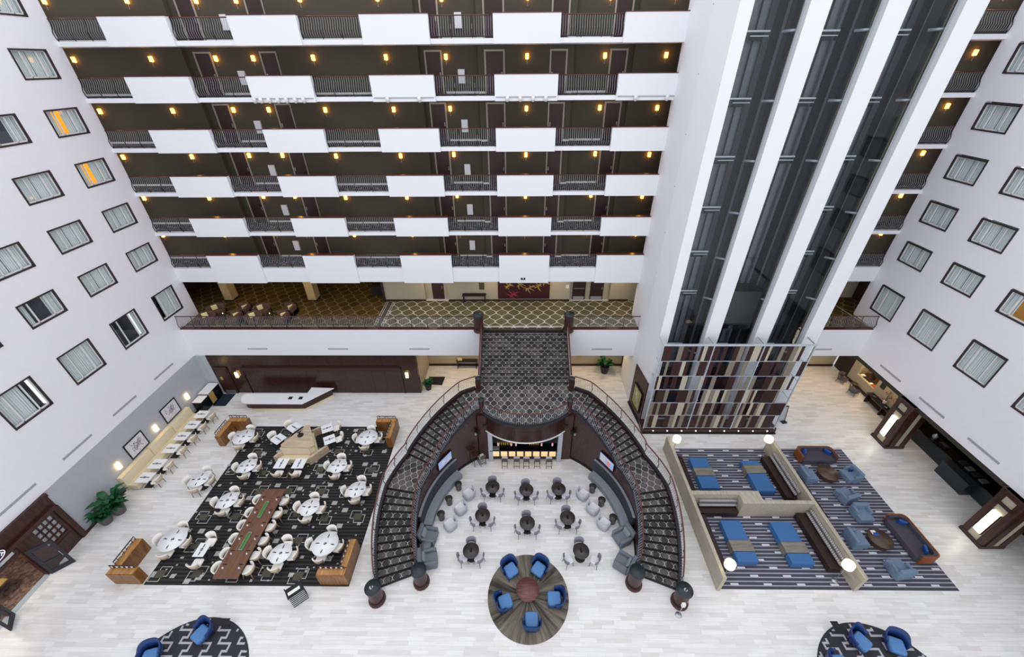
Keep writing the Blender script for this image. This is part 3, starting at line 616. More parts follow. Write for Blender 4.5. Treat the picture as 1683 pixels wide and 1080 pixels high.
tag(MB().box(-1.62,-1.15,17.8,18.1,1.12,1.15).box(-1.6,-1.17,17.83,18.08,1.15,1.2,1).build('menu_tray',['steel','strip_taupe']),'pale tray of menus at the left end of the bar counter','tray')

# ------------------------------------------------------------------ chairs, tables prototypes (all face +Y)
def legs(e,w,d,h,mat_,r=.018,splay=.03,y0=0):
    for sx in (-1,1):
        for sy in (-1,1): MB().tube([(sx*(w+splay),y0+sy*(d+splay),0),(sx*w,y0+sy*d,h)],[r*.7,r],6).build('leg',mat_,e)
def dining():
    e=empty('dining_chair',(0,0,0),0,'x','chair')
    MB().rbox(-.25,.25,-.2,.27,.40,.49,.08).build('seat','cream',e)
    bk=MB().shell(.3,.3,208,332,.03,.46,lambda u:.90-.09*abs(u)**2.5,14,0,.0,2.2,.14).build('backrest','cream',e)
    MB().shell(.312,.312,211,329,.012,.48,lambda u:.86-.09*abs(u)**2.5,14,0,-.0,2.2,.14).build('back_frame','cream_back',bk)
    legs(e,.2,.19,.41,'leg_dark'); return proto(e)
def stoolchair():
    e=empty('communal_chair',(0,0,0),0,'x','chair')
    MB().rbox(-.24,.24,-.2,.26,.42,.5,.08).build('seat','cream',e)
    bk=MB().shell(.29,.29,178,362,.035,.46,lambda u:.80-.08*abs(u)**3,16,0,0,2.3,.1).build('backrest','cream',e)
    MB().shell(.302,.302,180,360,.012,.46,lambda u:.72-.08*abs(u)**3,16,0,-.0,2.3,.1).build('back_frame','cream_back',bk)
    legs(e,.2,.2,.43,'leg_wood',.02,.08); return proto(e)
def barchair():
    e=empty('cafe_chair',(0,0,0),0,'x','chair')
    MB().rbox(-.21,.21,-.2,.22,.41,.47,.09).build('seat','lilac_seat',e)
    MB().shell(.26,.25,200,340,.03,.44,lambda u:.85-.1*abs(u)**5,12,0,0,2.4,.14).build('backrest','mauve',e)
    legs(e,.18,.17,.42,'leg_dark',.016,.05); return proto(e)
def bluetub():
    e=empty('tub_armchair',(0,0,0),0,'x','armchair')
    MB().rbox(-.31,.31,-.3,.36,.3,.47,.12).build('seat','blue_seat',e)
    MB().shell(.42,.42,176,364,.055,.22,lambda u:.66 if abs(u)>.75 else .66+.26*(1-(abs(u)/.75)**2)**.6,22,0,-.02,3.0,.12).build('backrest','blue_shell',e)
    MB().rbox(-.36,.36,-.34,.34,.2,.3,.1).build('seat_frame','blue_shell',e)
    legs(e,.26,.26,.2,'leg_dark',.022,.05); return proto(e)
def barrel():
    e=empty('barrel_chair',(0,0,0),0,'x','armchair')
    MB().rbox(-.29,.29,-.27,.33,.14,.36,.1).build('seat','lilac_seat',e)
    MB().shell(.36,.36,165,375,.05,.06,lambda u:.72-.07*abs(u),20,0,0,3.0,.03).build('backrest','lilac_grey',e)
    MB().rbox(-.33,.33,-.3,.33,.03,.15,.1).build('base','lilac_grey',e); return proto(e)
def club():
    e=empty('club_chair',(0,0,0),0,'x','armchair')
    MB().rbox(-.28,.28,-.28,.42,.12,.42,.05).build('seat','club_grey',e)
    m=MB(); m.T=Matrix.Translation((0,-.36,.1))@Matrix.Rotation(R(10),4,'X'); m.rbox(-.4,.4,-.08,.1,0,.85,.07); m.build('backrest','club_grey',e)
    for s in (-1,1): MB().rbox(s*.36-.08,s*.36+.08,-.34,.4,.08,.6,.05).build('armrest','club_grey',e)
    m=MB(); m.T=Matrix.Translation((0,-.22,.42))@Matrix.Rotation(R(14),4,'X'); m.rbox(-.25,.25,-.06,.06,0,.36,.04); m.build('back_cushion','club_light',e)
    for sx in (-.36,.36):
        for y in (-.36,.36): MB().cyl(sx,y,0,.1,.025,.025,8).build('foot','leg_dark',e)
    return proto(e)
def lowchair():
    e=empty('lounge_chair',(0,0,0),0,'x','armchair')
    MB().rbox(-.42,.42,-.42,.44,.05,.42,.06).build('seat','blue_grey',e)
    MB().rbox(-.45,.45,-.48,-.26,.05,.78,.07).build('backrest','blue_grey',e)
    MB().rbox(-.48,-.32,-.46,.1,.05,.62,.05).build('armrest','blue_grey',e)
    MB().rbox(.32,.48,-.46,.1,.05,.62,.05).build('armrest','blue_grey',e)
    return proto(e)
def barstool():
    e=empty('bar_stool',(0,0,0),0,'x','bar stool')
    MB().rbox(-.2,.2,-.18,.2,.68,.76,.05).build('seat','lilac_seat',e)
    MB().box(-.2,.2,-.22,-.18,.72,1.0).build('backrest','stool_back',e)
    for sx in (-.18,.18):
        for y in (-.19,.18): MB().box(sx-.014,sx+.014,y-.014,y+.014,0,.7).build('leg','leg_dark',e)
    MB().box(-.18,.18,-.2,-.18,.22,.25).box(-.18,.18,.17,.19,.3,.33).build('footrest','leg_dark',e); return proto(e)
CH=dining(); ST=stoolchair(); BC=barchair(); BT=bluetub(); BR=barrel(); CL=club(); LC=lowchair(); BS=barstool()
face=lambda d: R(d-90)
nap=MB().box(-.1,.1,-.02,.02,0,.012).box(-.02,.03,-.035,.0,.0,.018).mesh('napkin_roll',['napkin'])
def napkin(x,y,z,a,label,group):
    o=bpy.data.objects.new('napkin_roll',nap); COL.objects.link(o); o.location=(x,y,z); o.rotation_euler=(0,0,R(a)); return tag(o,label,'napkin',group)
def mk_caddy():
    e=empty('condiment_caddy',(0,0,0),0,'x','condiment caddy')
    MB().box(-.07,.07,-.05,.05,0,.02).build('tray','caddy',e)
    for x,y in ((-.035,0),(.035,.02),(.0,-.025)): MB().cyl(x,y,.02,.09,.018,.018,8).build('shaker','silver',e)
    return proto(e)
CD=mk_caddy()
def round_proto(r):
    e=empty('round_table',(0,0,0),0,'x','table')
    MB().lathe(0,0,[(r-.02,.72),(r,.73),(r,.75),(0,.75)],40).build('tabletop','tabletop_white',e)
    MB().cyl(0,0,.05,.72,.05,.05,10).build('pedestal','iron',e)
    MB().lathe(0,0,[(.32,0),(.3,.03),(.06,.07)],18).build('base','iron',e); return proto(e)
RT={1:round_proto(.69),0:round_proto(.56)}
RTS=[(1,-19.32,19.22,0,'inside the far left wooden divider'),(0,-17.68,16.77,10,'left of the beige booth island'),(0,-20.17,15.73,0,'straddling the carpet edge'),(0,-17.47,14.28,5,'left of communal table far end'),
 (1,-19.09,11.89,0,'beside the near left wooden divider'),(1,-10.5,19.2,0,'inside the far right wooden divider'),(0,-11.7,16.8,0,'right of the beige booth island'),(0,-9.9,15.06,0,'closest to the curved stair'),
 (0,-12.31,13.86,0,'right of communal table far end'),(0,-12.71,11.18,0,'right of communal table near end'),(1,-10.51,11.71,0,'inside the near right wooden divider')]
SD={90:'far',0:'right',270:'near',180:'left'}
for big,x,y,ro,w in RTS:
    place(RT[big],(x,y,0),0,'white topped round dining table '+w,'white round dining tables')
    d=.66 if big else .56
    for a in (90,0,270,180):
        j=a+ro+random.uniform(-6,6); dd=d+random.uniform(-.02,.05)
        place(CH,(x+dd*math.cos(R(j)),y+dd*math.sin(R(j)),0),face(j+180),'cream chair, %s side of round table %s'%(SD[a],w),'cream chairs at the round tables')
        q=.62*(.69 if big else .56); napkin(x+q*math.cos(R(j)),y+q*math.sin(R(j)),.75,j,'black napkin roll, %s place, round table %s'%(SD[a],w),'napkin rolls on the round tables')
    place(CD,(x,y,.75),R(20),'condiment caddy on the round table '+w,'condiment caddies')
def two_proto(wx,wy):
    e=empty('square_table',(0,0,0),0,'x','table')
    MB().rbox(-wx/2,wx/2,-wy/2,wy/2,.72,.75,.02).build('tabletop','tabletop_white',e)
    MB().box(-.04,.04,-.04,.04,.04,.72).build('pedestal','iron',e); MB().box(-.25,.25,-.25,.25,0,.04).build('base','iron',e); return proto(e)
T2=two_proto(.76,.78); T3=two_proto(.6,.75); T4=two_proto(.86,.76)
def setting(x,y,ax,w):
    for s,n in ((1,'first'),(-1,'second')): napkin(x+s*.2*math.cos(R(ax)),y+s*.2*math.sin(R(ax)),.75,ax,'%s napkin roll on the square table %s'%(n,w),'napkin rolls on the square tables')
    place(CD,(x,y,.75),R(ax),'condiment caddy on the square table '+w,'condiment caddies')
for i,y in enumerate((21.37,20.33,19.25,18.17,16.9,15.85)):
    w='%s along the wall booth'%NTH[i]
    place(T4,(-23.72,y,0),0,'white square table, '+w,'square tables along the wall booth'); setting(-23.75,y,0,w)
    place(CH,(-23.1,y-.02,0),face(180+random.uniform(-5,5)),'cream chair at the white square table '+w,'cream chairs facing the wall booth')
for x,y,ro,fa,w in ((-16.1,20.1,-31,-30,'at the far left side of the booth island'),(-16.74,19.03,-29,-30,'at the near left side of the booth island'),(-13.7,20.03,30,210,'at the far right side of the booth island'),(-13.12,19.0,30,210,'at the near right side of the booth island'),(-15.52,16.97,0,90,'in front of the booth island at left'),(-14.33,16.98,0,90,'in front of the booth island at right')):
    place(T2,(x,y,0),R(ro),'white square table '+w,'square tables around the booth island'); setting(x,y,fa,w)
    place(CH,(x-.6*math.cos(R(fa)),y-.6*math.sin(R(fa)),0),face(fa),'cream chair with the square table '+w,'cream chairs around the booth island')
x,y=-17.1,11.34; place(T3,(x,y,0),0,'small white square table standing free beside the communal table'); setting(x,y,90,'standing free beside the communal table')
place(CH,(x,y+.6,0),face(270),'cream chair on the far side of the free standing square table'); place(CH,(x,y-.6,0),face(90),'cream chair on the near side of the free standing square table')
# communal table
e=empty('communal_table',(-14.95,12.47,0),0,'long walnut communal table in the middle of the dark dining carpet','table')
MB().rbox(-.65,.65,-2.58,2.58,.7,.76,.02).build('tabletop','wood_walnut',e)
for y in (-2.2,0,2.2): MB().box(-.35,.35,y-.06,y+.06,0,.7).build('leg','leg_dark',e)
for s,x in (('left',-15.62),('right',-14.22)):
    for i,y in enumerate((14.38,13.55,12.76,11.98,11.18,10.45)):
        place(ST,(x+(-.02 if s=='left' else .08),y,0),face(0 if s=='left' else 180),'cream bucket chair on the %s of the communal table, %s from the far end'%(s,NTH[i]),'bucket chairs at the communal table')
        xx=-15.35 if s=='left' else -14.5
        napkin(xx,y+.12,.76,0,'black napkin roll on the %s of the communal table, %s from the far end'%(s,NTH[i]),'napkin rolls on the communal table')
        e=empty('water_glass',(xx+.02,y-.08,.76),0,'upturned glass on the %s of the communal table, %s from the far end'%(s,NTH[i]),'glass','glasses on the communal table')
        MB().lathe(0,0,[(.035,0),(.045,.05),(.03,.1)],10).build('glass_bowl','glass_white',e)
for y,w in ((13.65,'far'),(11.78,'near')):
    e=empty('moss_planter',(-14.93,y,.76),0,'long silver trough of green moss on the %s half of the communal table'%w,'planter')
    m=MB(); m.box(-.1,.1,-.5,.5,0,.02); m.box(-.1,-.08,-.5,.5,.02,.1); m.box(.08,.1,-.5,.5,.02,.1); m.box(-.08,.08,-.5,-.47,.02,.1); m.box(-.08,.08,.47,.5,.02,.1); tr=m.build('trough','steel',e)
    tag(MB().box(-.08,.08,-.47,.47,.03,.095).build('moss','moss',tr),kind='stuff')
# booth island
e=empty('booth_island',(0,0,0),0,'triangular beige booth island with high wooden top on the dark carpet','booth')
top=[(-15.02,19.87),(-14.76,19.87),(-13.68,18.13),(-13.86,17.9),(-15.85,17.93),(-16.0,18.16)]
cx,cy=-14.85,18.5
sh=[(cx+(x-cx)*.93,cy+(y-cy)*.93) for x,y in top]
MB().prism(sh,0,1.14).build('core','cream_sofa',e); MB().prism(top,1.12,1.2).build('top_slab','wood_island',e)
MB().rbox(-16.15,-14.0,17.5,18.05,.08,.45,.03).build('seat','cream_sofa',e)
def along(p,q,d0,d1,z0,z1):
    p,q=Vector(p),Vector(q); d=(q-p).normalized(); n=Vector((d.y,-d.x)); return [tuple(p+n*d0),tuple(q+n*d0),tuple(q+n*d1),tuple(p+n*d1)]
MB().prism(along((-14.72,19.9),(-13.62,18.15),0,.55,0,0),.08,.45).build('seat','cream_sofa',e)
MB().prism(along((-16.06,18.2),(-15.06,19.9),-.02,-.5,0,0)[::-1],.08,.45).build('seat','cream_sofa',e)
MB().prism([(-16.0,18.16),(-16.12,18.1),(-16.35,17.5),(-16.2,17.48),(-15.85,17.93)],0,.72).build('end_panel','wood_island',e)
MB().prism([(-13.86,17.9),(-14.02,17.42),(-13.92,17.42),(-13.1,18.55),(-13.2,18.62),(-13.68,18.13)],0,.62).build('end_panel','wood_island',e)
MB().prism([(-14.9,19.9),(-14.7,19.9),(-14.25,20.22),(-14.4,20.3)],0,.62).build('end_panel','wood_island',e)
MB().box(-15.9,-14.0,17.88,17.98,.5,1.08).build('back_pad','cream_sofa',e)
e=empty('centrepiece',(-15.0,18.95,1.2),R(20),'dark twiggy centrepiece on top of the booth island','ornament')
MB().cyl(0,0,0,.05,.2,.2,14).cyl(0,0,.05,.2,.1,.07,12).build('bowl','counter_slate',e)
m=MB()
for i in range(9): a=i*40; m.tube([(0,0,.2),(.12*math.cos(R(a)),.12*math.sin(R(a)),.4),(.3*math.cos(R(a+20)),.25*math.sin(R(a+20)),.5)],.014,5)
m.build('twig','soft_black',e)
# wooden corner dividers
def divider(a,b,w):
    e=empty('planter_divider',(0,0,0),0,'L shaped wood divider with metal rack, %s corner of the dining carpet'%w,'divider','wooden corner dividers')
    for i,(x0,x1,y0,y1,rk) in enumerate((a,b)):
        m=MB(); m.box(x0,x1,y0,y1,0,.97,0); m.box(x0+.03,x1-.03,y0+.03,y1-.03,.97,1.0,1); m.build('cabinet_body',['wood_orange','wood_orange_top'],e)
        r=MB(); hz=x1-x0>y1-y0
        L0,L1=(x0+.05,x1-.1) if hz else (y0+.1,y1-.05); n=7
        for k in range(n+1):
            t=L0+(L1-L0)*k/n
            if hz: r.tube([(t,rk,1.0),(t,rk,1.25)],.014,4)
            else: r.tube([(rk,t,1.0),(rk,t,1.25)],.014,4)
        if hz: r.box(L0,L1,rk-.02,rk+.02,1.22,1.26); r.box(L0,L1,rk-.012,rk+.012,1.06,1.085)
        else: r.box(rk-.02,rk+.02,L0,L1,1.22,1.26); r.box(rk-.012,rk+.012,L0,L1,1.06,1.085)
        rk_=r.build('rack','bronze',e)
        for k in range(5):
            t=L0+(L1-L0)*(k+.5)/5; c=MB().cyl(t if hz else rk,rk if hz else t,1.09,1.2,.04,.045,8); c.build('rack_cup','white_trim',rk_)
divider((-21.05,-19.62,9.92,10.32,10.24),(-21.0,-20.58,10.32,11.8,-20.92),'near left')
divider((-10.25,-8.76,9.95,10.35,10.28),(-9.17,-8.76,10.35,11.85,-9.1),'near right')
divider((-21.15,-19.72,20.42,20.82,20.76),(-21.15,-20.75,18.98,20.42,-21.1),'far left')
divider((-10.25,-8.75,20.4,20.8,20.74),(-9.15,-8.75,18.92,20.4,-9.05),'far right')
# dining carpet with inlaid squares
m=MB().box(-19.55,-8.74,9.88,20.86,0,.008,0); rr=random.Random(11)
k=0
for i in range(12):
    for j in range(12):
        x=-19.3+i*.9+rr.uniform(-.28,.28); y=10.35+j*.9+rr.uniform(-.28,.28); s=rr.choice((.07,.1,.13,.16,.17)); k+=1; z=.0085+k*2e-6
        if x<-9 and y<20.6: m.add([(x-s,y-s*.8,z),(x+s,y-s*.8,z),(x+s,y+s*.8,z),(x-s,y+s*.8,z)],[(0,1,2,3)],1)
for i in range(130):
    x,y=rr.uniform(-19.3,-9),rr.uniform(10,20.7); z=.0082+i*1e-6; m.add([(x-.045,y-.04,z),(x+.045,y-.04,z),(x+.045,y+.04,z),(x-.045,y+.04,z)],[(0,1,2,3)],1)
zq=.0092
def sqr(x,y,w,h):
    t=.028
    global zq; zq+=3e-6
    for a,b,c,d in ((x-w,x+w,y-h,y-h+t),(x-w,x+w,y+h-t,y+h),(x-w,x-w+t,y-h+t,y+h-t),(x+w-t,x+w,y-h+t,y+h-t)): m.add([(a,c,zq),(b,c,zq),(b,d,zq),(a,d,zq)],[(0,1,2,3)],2)
k=0
for i in range(6):
    for j in range(7):
        x=-18.9+i*1.85+(j%2)*.8+rr.uniform(-.2,.2); y=10.5+j*1.6+rr.uniform(-.2,.2)
        if x>-9.4 or y>20.4: continue
        s=.3; q=rr.choice((-1,1)); sqr(x-.14,y-.13*q,s,s*.85); sqr(x+.14,y+.13*q,s,s*.85); m.add([(x-.24,y-.2,.0105),(x+.24,y-.2,.0105),(x+.24,y+.2,.0105),(x-.24,y+.2,.0105)],[(0,1,2,3)],3)
tag(m.build('dining_carpet',['carpet_dining','carpet_square','carpet_line','carpet_olive']),'black striped dining carpet strewn with grey squares','carpet')
# wall booth, pictures, wall lights on the left wall
e=empty('wall_booth',(0,0,0),0,'long cream upholstered booth bench against the grey left wall','bench')
for i,(a,b) in enumerate(((15.45,17.8),(17.83,19.82),(19.85,21.75))): MB().rbox(XL+.02,-24.72,a,b,0,1.15,.03).build('backrest','cream_sofa',e)
MB().rbox(-24.72,-24.1,15.45,21.75,.1,.45,.03).build('seat','cream_sofa',e); MB().box(-24.7,-24.2,15.5,21.7,0,.1).build('plinth','wood_island',e)
# grey lower wall, with the dark timber portal opening south of y=12.64
wl=MB(); wl.box(XL-.3,XL,12.64,26.6,0,3.85,0)
struct('wall_left_lower',wl,'grey_paint','grey painted lower part of the left wall')
struct('wall_rear_return',MB().box(XL,-24.2,24.5,24.8,0,3.85,0).box(XL,-24.2,24.49,24.5,2.6,2.62,1).box(-24.65,-24.63,24.49,24.5,0,3.85,1).box(XL,-24.2,24.49,24.5,1.4,1.42,1),['grey_tile','vent_grey'],'pale grey tiled return in the far left corner of the lobby')
struct('baseboard_left',MB().box(XL,XL+.1,12.64,15.4,0,.13).box(XL,XL+.06,21.8,24.5,0,.13),'door_brown','dark skirting at the foot of the grey left wall','baseboard')
for i,y in enumerate((17.53,20.65)):
    e=empty('wall_picture',(XL,y,1.85),0,'black framed blossom print above the wall booth, %s the portal'%('nearer','farther from')[i],'picture','blossom prints above the wall booth')
    f=MB(); w,h=.72,.62
    for q in ((-w,w,-h,-h+.06),(-w,w,h-.06,h),(-w,-w+.06,-h+.06,h-.06),(w-.06,w,-h+.06,h-.06)): f.box(0,.06,*q)
    f.build('picture_frame','black',e); m=MB().box(.01,.03,-w+.06,w-.06,-h+.06,h-.06,0); rr=random.Random(5+i)
    for k in range(90):
        a=rr.gauss(0,.26); b=rr.gauss(0,.2)
        if abs(a)>.6 or abs(b)>.5: continue
        s=rr.uniform(.008,.025); m.box(.03,.033,a-s,a+s,b-s,b+s,rr.choice((1,1,1,2,3,4)))
    for k in range(7):
        a,b=rr.uniform(-.3,.2),rr.uniform(-.4,.0); m.tube([(.034,a,b),(.034,a+.15,b+.2),(.034,a+.3,b+.42)],.006,4,1)
    m.build('print',['art_white','soft_black','flower_red','flower_yellow','blue'],e)
def lobby_sconce(loc,rz,label):
    e=empty('wall_sconce',loc,rz,label,'wall light','lobby wall lights')
    MB().box(-.03,.03,-.07,0,-.2,.2).build('bracket','gold',e)
    for s in (-1,1): MB().box(s*.065-.03,s*.065+.03,-.12,-.02,-.24,.24).build('lamp_shade','sconce_glow',e)
for i,y in enumerate((15.98,19.09,22.26)): lobby_sconce((XL,y,1.72),R(90),'warm wall light on the grey left wall, %s from the portal'%NTH[i])
lobby_sconce((-22.38,24.5,2.0),0,'warm wall light on the dark wood wall beside its door'); lobby_sconce((-8.74,24.5,2.0),0,'warm wall light at the right end of the dark wood wall')
# ------------------------------------------------------------------ lobby rear: dark wood wall, buffet, corridor
wl=MB(); wl.box(-24.2,-7.87,24.55,24.9,0,3.85,0)
wl.add([(-24.2,24.545,0),(-7.87,24.545,0),(-7.87,24.545,3.85),(-24.2,24.545,3.85)],[(0,1,2,3)],0,False,[[(0,0),(16.3,0),(16.3,3.85),(0,3.85)]])
struct('wall_wood',wl,'wood_panels','glossy dark wood panelled wall at the far left of the lobby')
struct('trim_wood_ledge',MB().box(-21.8,-9.15,24.36,24.55,2.45,2.75,0).box(-9.2,-9.14,24.5,24.55,0,2.45,1).box(-21.86,-21.8,24.5,24.55,0,2.45,1),['bronze','black'],'long dark ledge across the wood panelled wall','ledge')
struct('wall_lobby_rear',MB().box(-8.1,28,28.15,28.5,0,3.85,0).box(-8.2,-7.87,24.9,28.3,0,3.85,0).box(-8.2,28,28.1,28.15,0,.22,1),['beige_wall','door_brown'],'beige rear wall of the lobby corridor')
e=empty('door_50',(-23.5,24.5,0),0,'dark service door at the left end of the wood wall','door',None,'structure')
MB().box(-.52,.52,-.04,0,0,2.75).build('door_frame','door_brown',e); MB().box(-.42,.42,-.07,-.04,.02,2.6).build('door_leaf','bronze',e); MB().box(-.4,.4,-.08,-.07,.03,.4).build('kick_plate','steel',e); MB().box(-.3,-.12,-.08,-.07,1.5,1.8).build('door_sign','gold',e)
e=empty('buffet_counter',(0,0,0),0,'long white topped serving counter with angled right end before the wood wall','counter')
tp=[(-21.62,23.0),(-21.3,22.5),(-20.8,22.31),(-16.49,22.31),(-14.71,24.1),(-16.56,24.18),(-16.6,23.5),(-21.5,23.45)]
MB().prism([(-21.3,23.2),(-21.0,22.6),(-20.7,22.5),(-16.55,22.5),(-14.92,24.1),(-16.4,24.05),(-16.5,23.4),(-21.3,23.35)],.0,.2).build('plinth','cream_sofa',e)
MB().prism([(-21.4,23.1),(-21.1,22.6),(-20.75,22.52),(-16.57,22.52),(-14.95,24.1),(-16.5,24.12),(-16.55,23.45),(-21.4,23.4)],.2,.87).build('counter_body','bronze',e)
MB().prism(tp,.87,.92).build('countertop','tabletop_white',e)
for i,x in enumerate((-17.68,-16.87)): MB().box(x-.16,x+.14,22.8,23.1,.921,.927).build('hot_plate','soft_black',e)
def cab(x0,x1,y0,y1,h,label):
    e=empty('sideboard',(0,0,0),0,label,'sideboard'); MB().box(x0,x1,y0,y1,0,h-.04).build('cabinet_body','counter_black',e); MB().box(x0-.02,x1+.03,y0-.02,y1+.02,h-.04,h).build('countertop','tabletop_white',e); return e
cab(-24.95,-24.3,22.3,23.06,1.05,'low white topped black sideboard beside the wall booth')
c2=cab(-24.95,-24.2,23.1,24.36,1.2,'taller white topped black sideboard in the far left corner'); MB().box(-24.2,-24.18,23.1,23.6,.15,1.1).build('cabinet_door','gold',c2)
tag(MB().box(-24.25,-23.2,22.98,24.4,0,.012).build('floor_mat','navy_mat'),'dark navy floor mat in front of the service door','mat')
tag(MB().add([(-7.6,26.6,.012),(-7.45,25.6,.012),(-6.3,25.5,.012),(-6.2,26.6,.012),(-7.6,26.6,0),(-7.45,25.6,0),(-6.3,25.5,0),(-6.2,26.6,0)],[(0,1,2,3),(0,4,5,1),(1,5,6,2),(2,6,7,3),(3,7,4,0)]).build('floor_mat','soft_black'),'black floor mat in the corridor beside the potted plant','mat')
e=empty('console_table',(-4.4,27.85,0),0,'dark console table against the lobby rear wall left of the stair','table')
MB().box(-.9,.9,-.22,.2,.78,.86).build('tabletop','leg_dark',e)
for x in (-.85,.79):
    for y in (-.2,.12): MB().box(x,x+.06,y,y+.06,0,.78).build('leg','leg_dark',e)
tag(MB().box(-5.2,-4.8,27.75,27.8,.86,1.15).build('table_sign','cushion_cream'),'small cream sign standing on the lobby console table','sign')
tag(MB().box(5.3,5.7,28.05,28.1,1.0,2.3).build('wall_picture','gold'),'tall dim picture on the lobby rear wall right of the stair','picture')
def plant(name,x,y,pr,ph,n,sz,seed,label,pm='pot_grey',lean=1):
    e=empty(name,(x,y,0),0,label,'plant'); rr=random.Random(seed)
    MB().lathe(0,0,[(pr*.72,0),(pr*.95,ph*.6),(pr,ph),(pr*.88,ph),(pr*.86,ph-.05),(0,ph-.05)],20).build('pot',pm,e)
    m=MB()
    for i in range(n):
        a=rr.uniform(0,2*PI); up=rr.uniform(.35,1.1); l=sz*rr.uniform(.55,1); w=sz*rr.uniform(.13,.2)
        b=Vector((.06*math.cos(a),.06*math.sin(a),ph-.05)); d=Vector((math.cos(a),math.sin(a),0)); s=Vector((-math.sin(a),math.cos(a),0)); h=sz*rr.uniform(.3,1.1)
        vs=[];K=5
        for k in range(K+1):
            t=k/K; p=b+d*l*t+Vector((0,0,1))*(h*math.sin(min(1,t*1.2)*PI*.62)*up); ww=w*math.sin(PI*min(.98,max(.06,t))**1.1)
            vs+=[tuple(p-s*ww+Vector((0,0,ww*.25))),tuple(p),tuple(p+s*ww+Vector((0,0,ww*.25)))]
        fs=[]
        for k in range(K): fs+=[(3*k,3*k+3,3*k+4,3*k+1),(3*k+1,3*k+4,3*k+5,3*k+2)]
        m.add(vs,fs,0,True)
    tag(m.build('foliage','green_leaf',e),kind='stuff')
plant('potted_plant',-24.35,13.3,.33,.6,44,.62,1,'bushy green plant in the nearer grey pot by the portal')
plant('potted_plant',-24.1,13.95,.36,.75,34,1.0,2,'large leaved green plant in the farther grey pot by the portal')
plant('potted_plant',-24.55,14.35,.28,.55,14,.6,9,'third grey potted plant against the wall behind the two large pots')
plant('potted_plant',-7.35,25.05,.3,.6,46,.46,3,'bushy plant in a dark pot at the right end of the wood wall','pot_dark')
plant('potted_plant',7.65,27.25,.38,.7,34,.8,4,'arching palm like plant in a black pot by the lobby rear wall','pot_dark')
# ------------------------------------------------------------------ timber portal at the left
SD_=MB()
pw=MB(); holes=[(11.2,12.2,1.1,2.6),(8.5,10.35,-.1,2.2),(9.55,10.25,2.35,2.62),(4.5,8.4,-.1,2.6)]
wallholes(pw,'X',(XL-.2,XL+.03),(2,12.62),(0,3.85),holes)
pw.box(XL-.05,XL+.16,2,12.62,3.62,3.85); pw.box(XL-.05,XL+.2,2,12.5,2.78,3.0); pw.box(XL-.02,XL+.12,12.35,12.62,0,2.8)
for a,b in ((10.4,10.9),): pw.box(XL-.02,XL+.1,a,b,0,2.78)
pw.box(XL+.03,XL+.06,11.15,12.25,.35,.95)
struct('wall_portal',pw,'wood_dark','dark timber entrance portal at the near end of the left wall')
g=MB()
for i in range(1,4): g.box(XL-.08,XL,11.2+i*.25-.03,11.2+i*.25+.03,1.1,2.6)
for i in range(1,4): g.box(XL-.08,XL,11.2,12.2,1.1+i*.375-.03,1.1+i*.375+.03)
e=empty('window_90',(0,0,0),0,'small paned window in the dark timber portal','window',None,'structure'); g.build('window_frame','wood_dark',e); MB().box(XL-.06,XL-.05,11.2,12.2,1.1,2.6).build('glass','glass',e)
MB().box(XL-.16,XL-.14,11.2,12.2,1.1,2.6).build('window_blind','white_trim',e)
e=empty('window_91',(0,0,0),0,'low transom window over the portal doorway','window',None,'structure'); MB().box(XL-.1,XL-.08,9.55,10.25,2.35,2.62).build('window_blind','white_trim',e)
struct('trim_threshold',MB().box(XL-.2,XL+.12,4.5,10.35,0,.01),'grey_tile','pale stone threshold of the portal doorway','threshold')
struct('floor_restaurant',MB().box(-33,XL-.2,2,13,.0,.012),'carpet_rust','mottled rust carpet beyond the left doorway','floor')
struct('wall_restaurant',MB().box(-33.2,-33,2,13,0,3.85).box(-33,XL-.2,12.7,12.9,0,3.85),'restaurant_brown','brown walls beyond the left doorway'); area('restaurant_fill',(-27,8,3.6),2,3,120,(1,.92,.84)); struct('ceiling_restaurant',MB().box(-33,XL-.3,2,13,3.85,3.95),'olive_dark','ceiling beyond the left doorway','ceiling')  # unseen fill lamp added to brighten the rust carpet
e=empty('dining_table',(-26.6,9.3,0),0,'dark table with a yellow cloth just inside the left doorway','table'); MB().box(-.45,.45,-.5,.5,.72,.76).build('tabletop','gold',e); MB().cyl(0,0,0,.72,.06,.06,8).build('pedestal','iron',e)
def leaf(p,q,n,label):
    p,q=Vector((*p,0)),Vector((*q,0)); d=(q-p); l=d.length; a=math.atan2(d.y,d.x)
    e=empty('door_%d'%n,tuple(p),a,label,'door',None,'structure'); f=MB(); h=2.2
    for x0,x1,z0,z1 in ((0,.14,.02,h),(l-.14,l,.02,h),(.14,l-.14,.02,.3),(.14,l-.14,.85,1.0),(.14,l-.14,h-.2,h)): f.box(x0,x1,-.025,.025,z0,z1)
    f.build('door_leaf','iron',e); MB().box(.14,l-.14,-.006,.006,.3,.85).box(.14,l-.14,-.006,.006,1.0,h-.2).build('glass','glass',e)
    MB().tube([(l-.1,-.07,.9),(l-.1,-.07,1.3)],.015,6).tube([(l-.1,.07,.9),(l-.1,.07,1.3)],.015,6).build('door_handle','steel',e)
leaf((-24.9,10.39),(-24.2,11.05),60,'open glazed door leaf on the far side of the portal'); leaf((-24.9,8.5),(-24.35,7.8),61,'open glazed door leaf on the near side of the portal')
e=empty('neon_sign',(XL+.22,9.55,3.15),R(90),'oval glowing sign on the portal fascia cut by the photo edge','sign')
MB().lathe(0,0,[(.001,0)],3).build('sign_back','soft_black',e); m=MB(); m.T=Matrix.Rotation(R(90),4,'X'); m.lathe(0,0,[(.34,-.02),(.34,.0)],28,0,1.3,.7); m.build('sign_board','soft_black',e)
